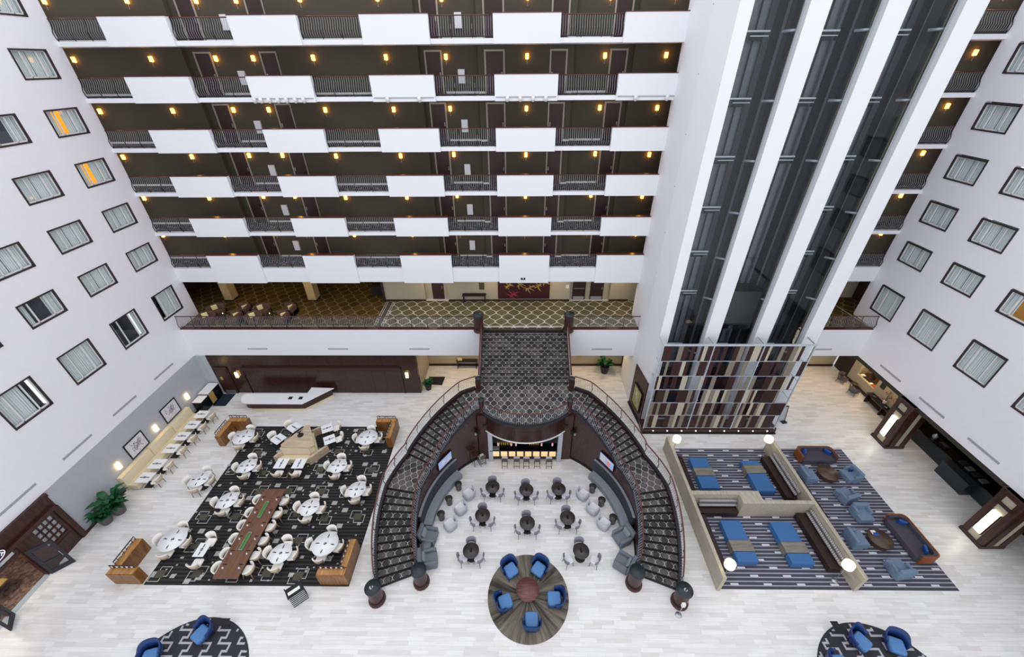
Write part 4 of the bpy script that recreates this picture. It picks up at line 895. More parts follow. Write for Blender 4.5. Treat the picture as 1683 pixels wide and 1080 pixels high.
m=MB(); m.tube([(.44*math.cos(2*PI*i/32),-.03,.24*math.sin(2*PI*i/32)) for i in range(33)],.014,6); m.tube([(.38,-.03,-.08),(.28,-.03,.1)],.015,5); m.tube([(.36,-.03,0),(.24,-.03,-.1)],.015,5); m.build('neon_tube','neon_glow',e)
e=empty('host_stand',(-10.98,9.25,0),R(40),'black slatted host stand with white papers at the edge of the dining carpet','host stand')
MB().box(-.35,.35,-.18,.22,0,1.0).build('stand_body','soft_black',e)
for i in range(6): MB().box(-.35,.35,-.195,-.18,.12+i*.15,.15+i*.15).build('white_stripe','white_trim',e)
m=MB(); m.T=Matrix.Translation((0,0,1.02))@Matrix.Rotation(R(12),4,'X'); m.box(-.38,.38,-.24,.26,0,.03); m.build('top_board','soft_black',e)
m=MB(); m.T=Matrix.Translation((0,0,1.055))@Matrix.Rotation(R(12),4,'X'); m.box(-.3,.25,-.1,.05,0,.01); m.build('paper','white_trim',e)
MB().box(-.38,-.34,.2,.24,1.0,1.25).box(.34,.38,.2,.24,1.0,1.25).build('end_bracket','soft_black',e)
# ------------------------------------------------------------------ lift tower
tw=MB(); zt=TOPZ
front=[(9.2,21.31),(9.79,21.31)]
def pier(a,b): tw.box(a,b,21.31,21.75,0.0,zt)
pier(12.09,12.97); pier(15.27,16.19); tw.box(18.44,19.37,21.31,21.75,0,zt)
tw.prism([(8.96,23.47),(9.2,21.31),(9.79,21.31),(9.79,21.75),(9.35,21.75),(9.15,23.5),(9.15,26.8),(8.96,26.8)],0,zt)
tw.box(19.22,19.37,21.75,28.9,0,zt); tw.box(8.96,9.15,26.8,28.9,9,9.05)
struct('wall_lift_tower',tw,'white_panel','tall white lift tower with three glazed shafts')
bs=((9.79,12.09),(12.97,15.27),(16.19,18.44))
for i,(a,b) in enumerate(bs):
    nm=NTH[i]
    e=empty('lift_shaft',(0,0,0),0,'dark glazed lift shaft of the white tower, %s from the left'%nm,'lift shaft','glazed lift shafts')
    c0=a-.35; c1=b+.35
    MB().box(c0,c1,23.3,23.4,.4,zt,0).box(c0,c0+.05,21.76,23.3,.4,zt,1).box(c1-.05,c1,21.76,23.3,.4,zt,1).build('shaft_wall',['shaft_mid','shaft_dark'],e)
    MB().box(a,b,21.58,21.6,.4,zt).build('glass','glass',e)
    wd=b-a
    for q,(x,yy,w_,mt) in enumerate(((a+.62,23.2,.05,'shaft_black'),(a+1.2,23.2,.05,'shaft_black'),(a+1.95,23.2,.42,'shaft_black'),(a+2.35,22.4,.14,'shaft_black'),(a+2.5,22.1,.05,'shaft_rail'),(a+1.62,23.15,.3,'shaft_dark') if i!=1 else (a+1.62,23.15,.1,'shaft_dark'))):
        x=min(x,c1-.2); MB().box(x,x+w_,yy-.06,yy,.4,zt).build('guide_rail_and_band',mt,e)  # rails, plus a wide dark band on the right for contrast
    fl=[6.1]+FL+[26.47]
    for k,F in enumerate(fl):
        if i==1 and 1<k<4: 
            continue
        MB().box(c0+.05,c0+1.35,23.12,23.3,F-.34,F+.04,0).box(c0+.05,c0+2.2,23.02,23.12,F+.0,F+.07,1).box(c0+1.35,c0+2.2,23.1,23.3,F-.34,F+.0,2).box(c0+1.35,c0+2.2,23.05,23.14,F-.17,F-.13,1).build('floor_beam',['shaft_dark','shaft_light','shaft_black'],e)
        MB().tube([(a+2.0,22.3,F-.02),(b+.25,21.8,F+.02)],.06,8).build('cross_tube','silver',e)
    if i==1: MB().rbox(a+.1,b-.1,21.8,23.1,8.2,10.9,.2).build('lift_car','counter_black',e)
# wood cladding and picture on the tower flank
wc=MB(); wc.prism([(8.9,23.5),(9.14,21.25),(9.22,21.25),(9.0,23.5)],0,3.95,0); wc.prism([(8.82,23.5),(9.08,21.2),(9.22,21.2),(9.0,23.5)],0,.2,1)
struct('wall_tower_cladding',wc,['bronze','soft_black'],'dark wood cladding on the left flank of the lift tower base')
e=empty('wall_picture',(8.99,22.25,1.72),R(96.1),'large black framed abstract print on the lift tower flank','picture')
m=MB()
for q in ((-.72,.72,-.95,-.88),(-.72,.72,.88,.95),(-.72,-.65,-.88,.88),(.65,.72,-.88,.88)): m.box(q[0],q[1],-.0,.06,q[2],q[3])
m.build('picture_frame','black',e); m=MB().box(-.65,.65,0,.03,-.88,.88,0); rr=random.Random(2)
for k in range(9): a,b=rr.uniform(-.5,.5),rr.uniform(-.7,.7); m.tube([(a,.035,b),(a*.4,.035,b*.5+.1),(0,.035,.1)],.012,4,1)
m.tube([(.2*math.cos(i*.6),.035,.3+.2*math.sin(i*.6)) for i in range(11)],.015,4,1); m.build('print',['art_yellow','art_white'],e)
# screen
e=empty('decorative_screen',(0,0,0),0,'tall gridded screen of brown, taupe and clear strips before the lift tower','screen')
X0,X1=9.2,18.62; xs=[X0,X0+3.16,X0+6.28,X1]; zsn=[.52,1.78,2.99,4.19,5.39,6.63,7.85]; YS=20.4
m=MB()
for x in xs: m.box(x-.035,x+.035,YS-.03,YS+.03,.4,7.9)
m.box(X0-.05,X1+.05,YS-.05,YS+.05,7.85,7.97)
for z in zsn[:-1]: m.box(X0,X1,YS-.02,YS+.02,z-.02,z+.02)
m.build('screen_frame','screen_frame',e)
rr=random.Random(21)
for b in range(3):
    for r in range(6):
        m=MB(); x=xs[b]+.035; k=0
        while x<xs[b+1]-.1:
            w_=rr.choice((.16,.2,.24,.3)); x2=min(x+w_,xs[b+1]-.035)
            mi=(0,1,0,3,0,3,3,1,3,0,2,3)[rr.randrange(12)] if r>1 else (0,1,0,2,0,0,1,0,3,0)[rr.randrange(10)]
            m.box(x+.004,x2-.004,YS-.012,YS+.012,zsn[r]+.02,zsn[r+1]-.02,mi); x=x2
        m.build('strip_panel',['strip_brown','strip_taupe','strip_beige','glass'],e)
for x in xs:
    MB().box(x-.03,x+.03,YS,21.3,7.86,7.94).build('wall_arm','screen_frame',e)
    for z in (6.2,4.8,3.2): MB().tube([(x+.1,YS,z),(x+.1,21.3,z+.05)],.022,6).build('wall_arm','screen_frame',e)
pl=MB(); pl.prism([(9.15,20.3),(18.75,20.3),(18.85,20.45),(18.85,21.31),(9.1,21.31),(9.1,20.45)],0,.42,0); pl.box(9.1,18.8,20.24,20.3,0,.12,1)
e=tag(pl.build('screen_plinth',['wood_dark','soft_black']),'dark wood plinth with nine spotlights under the gridded screen','plinth')
for i in range(9):
    d=MB().cyl(9.85+i*1.02,20.295,0,.01,.035,.035,10); d.T=None
    d=MB(); d.T=Matrix.Translation((9.9+i*1.03,20.285,.3))@Matrix.Rotation(R(90),4,'X'); d.cyl(0,0,0,.012,.04,.04,10); d.build('plinth_light','dot_glow',e)
struct('wall_lift_base',MB().box(9.3,19.3,21.9,28.5,0,3.84),'wood_dark','dark wood base of the lift tower under the mezzanine')
e=empty('notice_kiosk',(19.85,21.5,0),R(10),'grey leaning notice board on a black foot right of the gridded screen','notice board')
m=MB(); m.T=Matrix.Rotation(R(-10),4,'X'); m.box(-.3,.3,-.03,.03,.1,1.35); m.build('board','grey_tile',e); m=MB(); m.T=Matrix.Rotation(R(-10),4,'X')
m.box(.28,.33,-.05,.05,.1,1.38); m.box(-.33,.33,-.05,.05,1.33,1.38); m.build('board_frame','iron',e); MB().box(.0,.35,-.25,.25,0,.1).build('base','iron',e)
# ------------------------------------------------------------------ bar lounge inside the horseshoe stair
for s in ('left','right'):
    mir=s=='left'
    def mm():
        m=MB()
        if mir: m.T=Matrix.Translation((2*SX,0,0))@Matrix.Diagonal((-1,1,1,1))
        return m
    e=empty('curved_sofa',(0,0,0),0,'long curved grey sofa with tall charcoal back along the %s stair wall'%s,'sofa')
    m=mm(); m.ring(SX,SY,5.46,6.0,2,41.5,.08,.45,26); m.build('seat','sofa_grey',e)
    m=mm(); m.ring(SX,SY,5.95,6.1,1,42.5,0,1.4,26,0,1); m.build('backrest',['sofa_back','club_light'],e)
    m=mm(); m.ring(SX,SY,5.5,6.0,3,41,0,.08,20); m.build('plinth','black',e)
    a=33.8; cx_,cy_=SX+6.04*math.cos(R(a)),SY+6.04*math.sin(R(a)); 
    if mir: cx_=2*SX-cx_
    e=empty('wall_television',(cx_,cy_,2.13),R(a-90) if not mir else R(90-a),'flat television glowing on the wood wall above the %s curved sofa'%s,'television')
    sg=-1 if not mir else -1
    MB().box(-.62,.62,-.04,.03,-.37,.37).build('screen_housing','black',e); m=MB().box(-.57,.57,-.05,-.04,-.32,.32,0)
    if not mir: m.box(-.5,-.1,-.052,-.05,-.25,.25,1).box(.05,.3,-.052,-.05,-.2,.1,2).box(-.05,.5,-.052,-.05,.15,.26,1)
    else: m.box(-.3,.0,-.052,-.05,-.1,.2,1).box(.1,.5,-.052,-.05,-.25,-.05,1)
    m.build('picture','tv_screen tv_white tv_red'.split() if 0 else ['tv_screen','art_white','tv_red'],e)
DT=empty('cafe_table',(0,0,0),0,'x','table')
MB().lathe(0,0,[(.42,.71),(.44,.72),(.44,.75),(0,.75)],36).build('tabletop','table_dark',DT); MB().cyl(0,0,.03,.72,.04,.04,10).build('pedestal','black',DT); MB().lathe(0,0,[(.28,0),(.26,.03),(.05,.05)],18).build('base','black',DT); proto(DT)
MN=empty('menu_holder',(0,0,0),0,'x','menu holder'); MB().box(-.06,.06,-.1,.1,0,.02).build('base','black',MN); MB().box(-.015,.015,-.1,.1,.02,.2).build('menu_card','black',MN); proto(MN)
BL=[(-1.5,15.31,'back row, left','back left'),(-1.99,13.44,'middle row, left','middle left'),(-2.47,11.4,'front row, left','front left'),(.59,15.11,'back row, centre','back centre'),(.6,12.98,'middle row, centre','middle centre'),(2.58,15.19,'back row, right','back right'),(2.94,13.31,'middle row, right','middle right'),(3.47,11.42,'front row, right','front right')]
for k,(x,y,w,w2) in enumerate(BL):
    place(DT,(x,y,0),0,'round dark cafe table in the bar lounge, '+w,'cafe tables in the bar lounge'); place(MN,(x,y,.75),R(5),'black menu holder on the %s cafe table'%w2,'menu holders in the bar lounge')
    sp=k==7
    for a,d,n in ((95,.42,'far'),(212 if not sp else 205,.52 if not sp else .78,'near left'),(328 if not sp else 335,.52 if not sp else .78,'near right')):
        fa=a+180 if not sp or n=='far' else (25 if n=='near left' else 155)
        place(BC,(x+d*math.cos(R(a)),y+d*math.sin(R(a)),0),face(fa),'mauve cafe chair on the %s side of the %s cafe table'%(n,w2),'cafe chairs in the bar lounge')
SDT=empty('drum_table',(0,0,0),0,'x','side table'); MB().lathe(0,0,[(.2,.5),(.23,.51),(.23,.55),(0,.55)],24).build('tabletop','table_dark',SDT); MB().lathe(0,0,[(.17,0),(.19,.25),(.2,.5)],20).build('drum_body','pot_grey',SDT); proto(SDT)
for s,tb,ch in (('left',[(-3.69,15.63),(-4.14,14.62),(-4.47,13.63)],[(-3.0,15.15),(-3.4,14.15),(-3.88,13.15)]),('right',[(4.76,15.51),(5.17,14.59),(5.63,13.47)],[(4.12,15.15),(4.6,14.2),(5.08,13.27)])):
    for i in range(3):
        place(SDT,(*tb[i],0),0,'small round drum table by the %s curved sofa, %s from the bar'%(s,NTH[i]),'drum tables in the bar lounge')
        place(BR,(*ch[i],0),face(135 if s=='left' else 45),'pale barrel chair facing the %s curved sofa, %s from the bar'%(s,NTH[i]),'barrel chairs in the bar lounge')
place(CL,(-4.95,12.4,0),face(-8),'grey club armchair by the left stair wall, nearer the bar','club armchairs'); place(CL,(-4.72,11.15,0),face(12),'grey club armchair by the left stair wall, nearer the pillar','club armchairs')
place(CL,(5.95,12.42,0),face(205),'grey club armchair by the right stair wall, nearer the bar','club armchairs'); place(CL,(5.7,11.05,0),face(145),'grey club armchair by the right stair wall, nearer the pillar','club armchairs')
e=empty('side_table',(-5.0,11.77,0),0,'round grey side table between the two left club armchairs','side table'); MB().lathe(0,0,[(.26,.52),(.28,.53),(.28,.56),(0,.56)],24).build('tabletop','club_grey',e); MB().cyl(0,0,0,.53,.04,.04,8).build('pedestal','black',e)
for i,x in enumerate((-.8,-.0,.64,1.36,2.15)): place(BS,(x,17.4,0),face(90),'white seated bar stool at the bar counter, %s from the left'%NTH[i],'bar stools at the counter')
place(BS,(-2.35,17.6,0),face(125),'white seated stool drawn to the small high table left of the bar')
e=empty('high_table',(-2.75,17.55,0),R(30),'small dark high table left of the bar','table'); MB().box(-.22,.22,-.22,.22,1.0,1.04).build('tabletop','wood_dark',e)
for sx in (-.18,.18):
    for sy in (-.18,.18): MB().box(sx-.015,sx+.015,sy-.015,sy+.015,0,1.0).build('leg','leg_dark',e)
# centre rug with blue chairs
o=MB().cyl(0,0,0,.015,2.06,2.06,64).build('round_rug','rug_radial'); o.location=(.58,9.5,0); tag(o,'round grey brown rug with radiating streaks in the middle of the lobby','rug')
e=empty('coffee_table',(.55,9.63,.015),0,'round red brown coffee table at the centre of the radiating rug','table'); MB().lathe(0,0,[(.56,.40),(.58,.41),(.58,.45),(0,.45)],40).build('tabletop','wood_round',e); MB().lathe(0,0,[(.3,0),(.26,.2),(.3,.4)],24).build('base','blue_shell',e)
for x,y,fa,w in ((-.32,10.6,-55,'far left'),(1.17,10.66,-125,'far right'),(-.6,9.08,20,'left'),(1.9,9.25,180,'right'),(.72,8.28,90,'near')):
    place(BT,(x,y,.015),face(fa),'blue tub armchair on the radiating rug, %s place around the table'%w,'blue armchairs on the radiating rug')
def zigrug(cx,cy,r,label):
    m=MB().cyl(0,0,0,.012,r,r,64)
    for row in range(-9,10):
        x,y=row*.92-r*.66,r+.5; P=[(x,y)]
        while y>-r-.5:
            for dx,dy in ((.55,0),(0,-.3),(-.22,0),(0,-.22)): x+=dx; y+=dy; P.append((x,y))
        t=.045
        for (ax,ay),(bx,by) in zip(P,P[1:]):
            l=math.hypot(bx-ax,by-ay); dx,dy=(bx-ax)/l,(by-ay)/l; ax+=dx*t; ay+=dy*t; bx+=dx*t; by+=dy*t; n=4
            for q in range(n):
                px,py,qx,qy=ax+(bx-ax)*q/n,ay+(by-ay)*q/n,ax+(bx-ax)*(q+1)/n,ay+(by-ay)*(q+1)/n
                if max(math.hypot(px,py),math.hypot(qx,qy))>r-.06: continue
                m.add([(px+dy*t,py-dx*t,.014),(qx+dy*t,qy-dx*t,.014),(qx-dy*t,qy+dx*t,.014),(px-dy*t,py+dx*t,.014)],[(0,1,2,3)],1)
    o=m.build('round_rug',['rug_charcoal','rug_line']); o.location=(cx,cy,0); tag(o,label,'rug')
zigrug(-14.9,5.5,2.95,'charcoal round rug with pale zigzag lines near the left doorway'); zigrug(16.2,5.5,2.97,'charcoal round rug with pale zigzag lines on the right side of the lobby')
for x,y,fa,w in ((-14.85,7.65,-115,'zigzag rug near the left doorway, farther one'),(-16.6,6.75,-75,'zigzag rug near the left doorway, nearer one'),(15.85,7.6,-60,'right zigzag rug, far left place'),(17.35,7.45,-110,'right zigzag rug, far right place'),(14.3,6.75,0,'right zigzag rug, near left place')):
    place(BT,(x,y,.012),face(fa),'blue tub armchair on the '+w,'blue armchairs on the zigzag rugs')
for x,y,w in ((-13.9,8.05,'left'),(15.0,8.15,'right')):
    e=empty('side_table',(x,y,.012),0,'tiny black side table behind the blue armchair on the %s zigzag rug'%w,'side table'); MB().box(-.16,.16,-.16,.16,.5,.54).build('tabletop','black',e); MB().cyl(0,0,0,.5,.02,.02,6).build('pedestal','iron',e)
e=empty('sanitizer_stand',(7.95,8.72,0),0,'silver hand sanitizer stand with white dispenser before the right newel pillar','sanitizer stand')
MB().lathe(0,0,[(.16,0),(.14,.03),(.03,.05)],18).build('base','steel',e); MB().tube([(0,0,.03),(0,0,1.0)],.018,8).build('pole','steel',e); MB().box(-.08,.08,-.06,.06,.95,1.2).build('dispenser','white_trim',e)
for x,s in ((8.2,'right'),(-7.12,'left')):
    e=empty('pillar_ornament',(x,9.28,1.3),0,'small bronze ornament on the %s outer newel pillar'%s,'ornament'); MB().cyl(0,0,0,.03,.09,.09,12).build('base','steel',e); m=MB(); m.tube([(0,0,.03),(.03,0,.15),(-.02,.02,.28)],[.03,.04,.02],8); m.lathe(-.02,.02,[(.001,.27),(.04,.31),(.001,.36)],8); m.build('figure','bronze',e)
# ------------------------------------------------------------------ right lounge
m=MB().box(10.43,22.66,9.9,18.95,0,.008,0); rr=random.Random(4)
for k in range(1,44,2):
    for i in range(8):
        x=10.5+i*1.72+(k*.61)%1.72; y=9.9+.205*k+.03
        if x<22.2: m.add([(x,y-.04,.009),(x+.42,y-.04,.009),(x+.42,y+.06,.009),(x,y+.06,.009)],[(0,1,2,3)],1)
tag(m.build('lounge_carpet',['carpet_lounge','carpet_dash']),'blue grey striped lounge carpet with white dashes','carpet')
e=empty('lounge_partition',(0,0,0),0,'low grey oak partition wall framing the booth seating on the right','partition')
MB().box(10.25,10.43,9.82,18.9,0,1.3).build('side_wall','wood_grey_oak',e)
MB().box(17.2,17.4,9.85,18.86,0,1.3).build('side_wall','wood_grey_oak',e)
MB().prism([(10.43,14.47),(13.15,14.47),(13.15,13.89),(17.2,13.89),(17.2,14.11),(14.39,14.11),(14.39,14.72),(10.43,14.72)],0,1.3).build('cross_wall','wood_grey_oak',e)
def bench(x0,x1,y0,y1,back,label):
    e=empty('banquette_bench',(0,0,0),0,label,'bench','dark brown benches')
    MB().rbox(x0,x1,y0,y1,.06,.45,.04).build('seat','bench_brown',e)
    if back=='x':
        for k,(dx,z) in enumerate(((-.1,.62),(.02,.86))): MB().tube([(x1+dx,y0+.05+i*(y1-y0-.1)/12,z) for i in range(13)],.085,8).build('back_roll','roll_pattern',e)
    if back=='y':
        for k,(dy,z) in enumerate(((-.02,.86),(-.14,.62))): MB().tube([(x0+.05+i*(x1-x0-.1)/10,y1+dy,z) for i in range(11)],.085,8).build('back_roll','roll_pattern',e)
mm_=mat('roll_pattern','8C8C92',.7); N_=Nd(mm_); vv=N_('ShaderNodeTexChecker',Scale=18); N_.l(N_.coord('Object'),vv.inputs[0]); vv.inputs[1].default_value=L('C6C6CA'); vv.inputs[2].default_value=L('5E5C60'); N_.l(vv.outputs[0],N_.b.inputs['Base Color'])
bench(16.5,17.1,14.85,17.95,'x','dark brown bench with patterned rolls against the middle partition, rear booth')
bench(16.45,17.1,10.75,13.85,'x','dark brown bench with patterned rolls against the middle partition, front booth')
bench(10.82,13.13,13.85,14.38,'y','dark brown bench with patterned rolls below the cross partition')
bench(10.45,11.15,15.3,17.95,None,'dark brown bench against the left partition, rear booth')
bench(10.45,11.1,10.7,13.75,None,'dark brown bench against the left partition, front booth')
bench(17.42,18.2,13.6,16.4,None,'dark brown bench outside the middle partition facing the blue armchairs')
def ott(x0,x1,y0,y1,label,kind='blue'):
    if kind=='blue':
        e=empty('ottoman_bench',((x0+x1)/2,(y0+y1)/2,0),0,label,'ottoman','blue ottoman benches'); w_,d=(x1-x0)/2,(y1-y0)/2
        MB().rbox(-w_,w_,-d+.01,d-.01,.05,.45,.03).build('cushion','blue_ottoman',e); MB().box(-w_+.04,w_-.04,-d+.04,d-.04,0,.05).build('plinth','black',e)
    else:
        e=empty('bridge_table',((x0+x1)/2,(y0+y1)/2,0),0,label,'table','grey wood bridge tables'); w_,d=(x1-x0)/2+.03,(y1-y0)/2
        m=MB(); m.box(-w_,w_,-d,d,.45,.49); m.build('tabletop','wood_table',e); MB().box(-w_,-w_+.04,-d,d,0,.45).build('side_panel','wood_table',e); MB().box(w_-.04,w_,-d,d,0,.45).build('side_panel','wood_table',e)
for x0,x1,ys,w in ((11.58,12.74,(17.81,16.98,16.38,15.47),'rear booth left group'),(14.93,16.08,(17.6,17.2,16.58,15.27),'rear booth right group'),(11.8,12.93,(13.38,12.21,11.6,11.06),'front booth left group'),(14.63,15.83,(13.3,12.12,11.53,10.95),'front booth right group')):
    ott(x0,x1,ys[1],ys[0],'blue leather ottoman on the far side of the wood table, '+w); ott(x0,x1,ys[2],ys[1],'grey wood slab table bridging two blue ottomans, '+w,'t'); ott(x0,x1,ys[3],ys[2],'blue leather ottoman on the near side of the wood table, '+w)
def flamp(x,y,label):
    e=empty('floor_lamp',(x,y,0),0,label,'floor lamp','floor lamps of the right lounge')
    MB().lathe(0,0,[(.15,0),(.14,.025),(.02,.04)],18).build('base','steel',e); MB().tube([(0,0,.03),(0,0,1.5)],.014,8).build('pole','steel',e)
    MB().lathe(0,0,[(.24,1.42),(.26,1.5),(.25,1.74),(.23,1.74)],28).lathe(0,0,[(.001,1.7),(.23,1.7)],28).build('lamp_shade','lamp_glow',e); MB().box(-.1,.1,-.01,.01,1.71,1.72).box(-.02,.0,-.06,.06,1.71,1.72).build('shade_spider','bronze',e)
flamp(10.72,18.4,'glowing floor lamp at the far end of the left partition'); flamp(16.85,18.42,'glowing floor lamp at the far end of the middle partition'); flamp(10.72,10.35,'glowing floor lamp at the near end of the left partition'); flamp(16.62,10.36,'glowing floor lamp at the near end of the middle partition')
def sofa(loc,fa,w,d,label):
    e=empty('shell_sofa',loc,face(fa),label,'sofa','orange wood shell sofas')
    MB().rbox(-w/2+.16,w/2-.16,-d/2+.15,d/2,.1,.44,.04).build('seat','sofa_dark',e)
    m=MB(); r=.3; P=[]
    for (x,y,a0) in ((w/2-r,-d/2+r,0),(-w/2+r,-d/2+r,270)):
        pass
    out=[(w/2,d/2-.05)]+[(w/2-r+r*math.cos(R(-a)),-d/2+r+r*math.sin(R(-a))) for a in range(0,91,15)]+[(-w/2+r+r*math.cos(R(-90-a)),-d/2+r+r*math.sin(R(-90-a))) for a in range(0,91,15)]+[(-w/2,d/2-.05)]
    def off(P,o): 
        cx=0; return [(x*(1-2*o/w),(y+d/2)*(1-o/d)-d/2+o if y<d/2-.06 else y) for x,y in P]
    inn=off(out,.06); inn2=off(out,.17)
    m.prism(out+inn[::-1],.12,.74); m.build('wood_shell','orange_wood',e)
    m=MB(); m.prism(inn+inn2[::-1],.15,.7); m.build('back_pad','sofa_dark',e)
    for s in (-1,1):
        for y in (-d/2+.15,d/2-.15): MB().cyl(s*(w/2-.2),y,0,.12,.03,.02,8).build('foot','leg_dark',e)
sofa((20.2,18.1,0),270,2.4,.98,'charcoal sofa in an orange wood shell at the far end of the lounge carpet'); sofa((21.98,12.42,0),180,2.5,1.05,'long charcoal sofa in an orange wood shell beside the near round table')
def cush(x,y,z,rz,label):
    o=MB().rbox(-.2,.2,-.06,.06,0,.36,.05).build('throw_cushion','cushion_blue'); o.location=(x,y,z); o.rotation_euler=(R(15),0,R(rz)); tag(o,label,'cushion','blue throw cushions')
cush(19.35,18.15,.45,60,'blue throw cushion at the left end of the far sofa'); cush(21.0,18.2,.45,-55,'blue throw cushion at the right end of the far sofa'); cush(22.05,13.25,.45,-30,'blue throw cushion at the far end of the long sofa'); cush(22.1,11.65,.45,-110,'blue throw cushion at the near end of the long sofa')
for x,y,r,w in ((20.2,16.72,.62,'far'),(20.33,12.4,.6,'near')):
    e=empty('coffee_table',(x,y,0),0,'round brown coffee table among the %s group of blue armchairs'%w,'table'); MB().lathe(0,0,[(r-.03,.34),(r,.35),(r,.4),(0,.4)],36).build('tabletop','wood_coffee',e); MB().lathe(0,0,[(r*.85,0),(r*.9,.3)],30).build('base','wood_coffee',e)
tag(MB().box(20.05,20.3,12.62,12.85,.4,.42).box(20.1,20.35,12.5,12.72,.42,.43,1).build('magazine_stack',['art_white','blue']),'white magazines on the near round coffee table','magazines')
for x,y,fa,w in ((18.85,16.55,0,'left of the far coffee table'),(21.55,16.6,190,'right of the far coffee table'),(20.3,15.15,105,'below the far coffee table'),(20.42,13.9,-90,'above the near coffee table'),(19.05,12.4,0,'left of the near coffee table'),(20.15,10.85,95,'below the near coffee table')):
    place(LC,(x,y,0),face(fa),'grey blue square armchair '+w,'grey blue armchairs of the right lounge')
tag(MB().box(21.5,21.75,16.75,16.8,.42,.62).build('throw_cushion','blue_shell'),'small navy cushion on the armchair right of the far coffee table','cushion')
# ------------------------------------------------------------------ right side: columns, reception, dark bar
def column(y0,y1,w):
    m=MB(); m.box(25.75,26.95,y0,y1,0,3.85,0)
    m.box(25.66,27.0,y0-.06,y1+.06,0,.22,3); m.box(25.7,27.0,y0-.04,y1+.04,3.55,3.85,0)
    for a,b in ((y0,y0+.3),(y1-.3,y1)): m.box(25.68,25.75,a,b,.22,3.55,0)
    m.box(25.9,26.25,y0-.05,y0,.22,3.6,0); m.box(26.6,26.95,y0-.05,y0,.22,3.6,0)
    m.box(25.73,25.75,y0+.3,y1-.3,.22,3.55,1); m.box(26.27,26.58,y0-.02,y0,.22,3.6,1); m.box(25.62,25.75,y0+.2,y1-.2,2.95,3.1,3)
    s=struct('wall_pillar',m,['wood_dark','beige_wall','wood_dark','bronze'],'dark wood clad pillar with beige inset, '+w,'pillar')
    e=empty('pillar_light',(25.73,(y0+y1)/2,1.6),0,'tall white light box on the dark pillar '+w,'wall light')
    MB().box(-.1,0,-.2,.2,-.85,.85).build('light_panel','panel_glow',e); MB().box(-.11,-.0,-.23,-.2,-.88,.88).box(-.11,0,.2,.23,-.88,.88).build('light_frame','bronze',e)
column(19.03,20.2,'beside the reception end'); column(12.1,13.25,'nearer the camera')
struct('ceiling_right',MB().box(XR+.3,34,0,28.6,3.85,3.95),'olive_dark','ceiling of the recess below the right wall','ceiling')
struct('trim_soffit_right',MB().box(XR,XR+.32,2,26.8,3.55,3.85),'olive_dark','dark edge beam below the right white wall','beam')
m=MB(); m.box(28.5,28.7,21.9,22.0,0,3.85); wallholes(m,'X',(28.2,28.4),(22.0,26.5),(0,3.85),[(24.05,25.9,.98,2.5)]); m.box(28.2,28.6,21.9,22,0,3.85); m.box(28.1,28.2,22,26.5,0,.2,1)
m.box(29.6,29.7,22,27.5,0,3.85,2); m.box(28.2,34,26.5,26.6,0,3.85); m.box(28.2,28.4,26.6,28.2,0,3.85,1); m.box(28.4,29.6,24.0,26.0,.92,.97,1)
struct('wall_reception',m,['beige_wall','bench_brown','warm_wall'],'beige reception wall with a service hatch on the right'); area('reception_light',(29.0,25,3.4),.8,1.5,60,WARM)
e=empty('computer_monitor',(28.9,25.2,.97),R(70),'black monitor inside the reception hatch','monitor'); MB().box(-.28,.28,-.02,.02,.15,.5).build('screen','black',e); MB().box(-.03,.03,-.02,.02,0,.16).build('stand','black',e); MB().box(-.12,.12,-.08,.08,0,.015).build('base','black',e)
tag(MB().box(28.3,28.7,24.1,24.5,.97,1.02).box(28.35,28.6,24.6,24.8,.97,1.0,1).box(28.4,28.7,25.6,25.85,.97,1.03,1).build('paper_tray',['art_orange','art_white']),'orange and white papers on the reception hatch counter','papers')
tag(MB().box(28.16,28.2,23.35,23.75,1.5,2.0).build('wall_picture','pot_dark'),'small dark framed picture beside the reception hatch','picture'); tag(MB().box(28.16,28.2,26.0,26.2,2.0,2.25).build('wall_notice','pot_dark'),'small dark plaque at the far end of the reception wall','plaque')
e=empty('reception_desk',(0,0,0),0,'long dark console desk standing before the reception wall','desk'); MB().box(27.55,28.05,20.6,23.8,.78,.86).build('tabletop','soft_black',e)
for y in (20.7,22.2,23.65): MB().box(27.6,28.0,y,y+.08,0,.78).build('leg','bench_brown',e)
MB().box(27.6,28.0,20.7,23.7,.3,.34).build('shelf','bench_brown',e)
for i,y in enumerate((21.2,22.1,23.3)):
    e=empty('desk_phone',(27.75,y,.86),R(20*i),'black desk set on the dark reception console, %s from the pillar'%NTH[i],'telephone','desk sets on the reception console'); MB().box(-.12,.12,-.1,.1,0,.06).build('phone_body','black',e); MB().box(-.1,-.05,-.1,.1,.06,.1).build('handset','steel',e)
for i,y in enumerate((21.7,22.6)):
    e=empty('orchid_plant',(27.95,y,.86),0,'flowering orchid pot on the reception console, %s from the pillar'%NTH[i],'plant','orchids on the console'); rr=random.Random(30+i)
    MB().cyl(0,0,0,.22,.09,.13,14).build('pot','white_trim',e); m=MB(); f=MB()
    for k in range(9):
        a=rr.uniform(0,6.28); x,y2,h=.5*math.cos(a)*rr.random(),.5*math.sin(a)*rr.random(),rr.uniform(.5,1.0); m.tube([(0,0,.2),(x*.3,y2*.3,h*.8),(x,y2,h)],.008,4)
        for q in range(4): u=(x+rr.uniform(-.12,.12),y2+rr.uniform(-.12,.12),h+rr.uniform(-.15,.1)); f.lathe(u[0],u[1],[(.001,u[2]-.03),(.05,u[2]),(.001,u[2]+.03)],6,rr.choice((0,0,1)))
    m.build('stem','green_leaf',e); f.build('blossom',['flower_red' if i else 'flower_yellow','flower_yellow'],e)
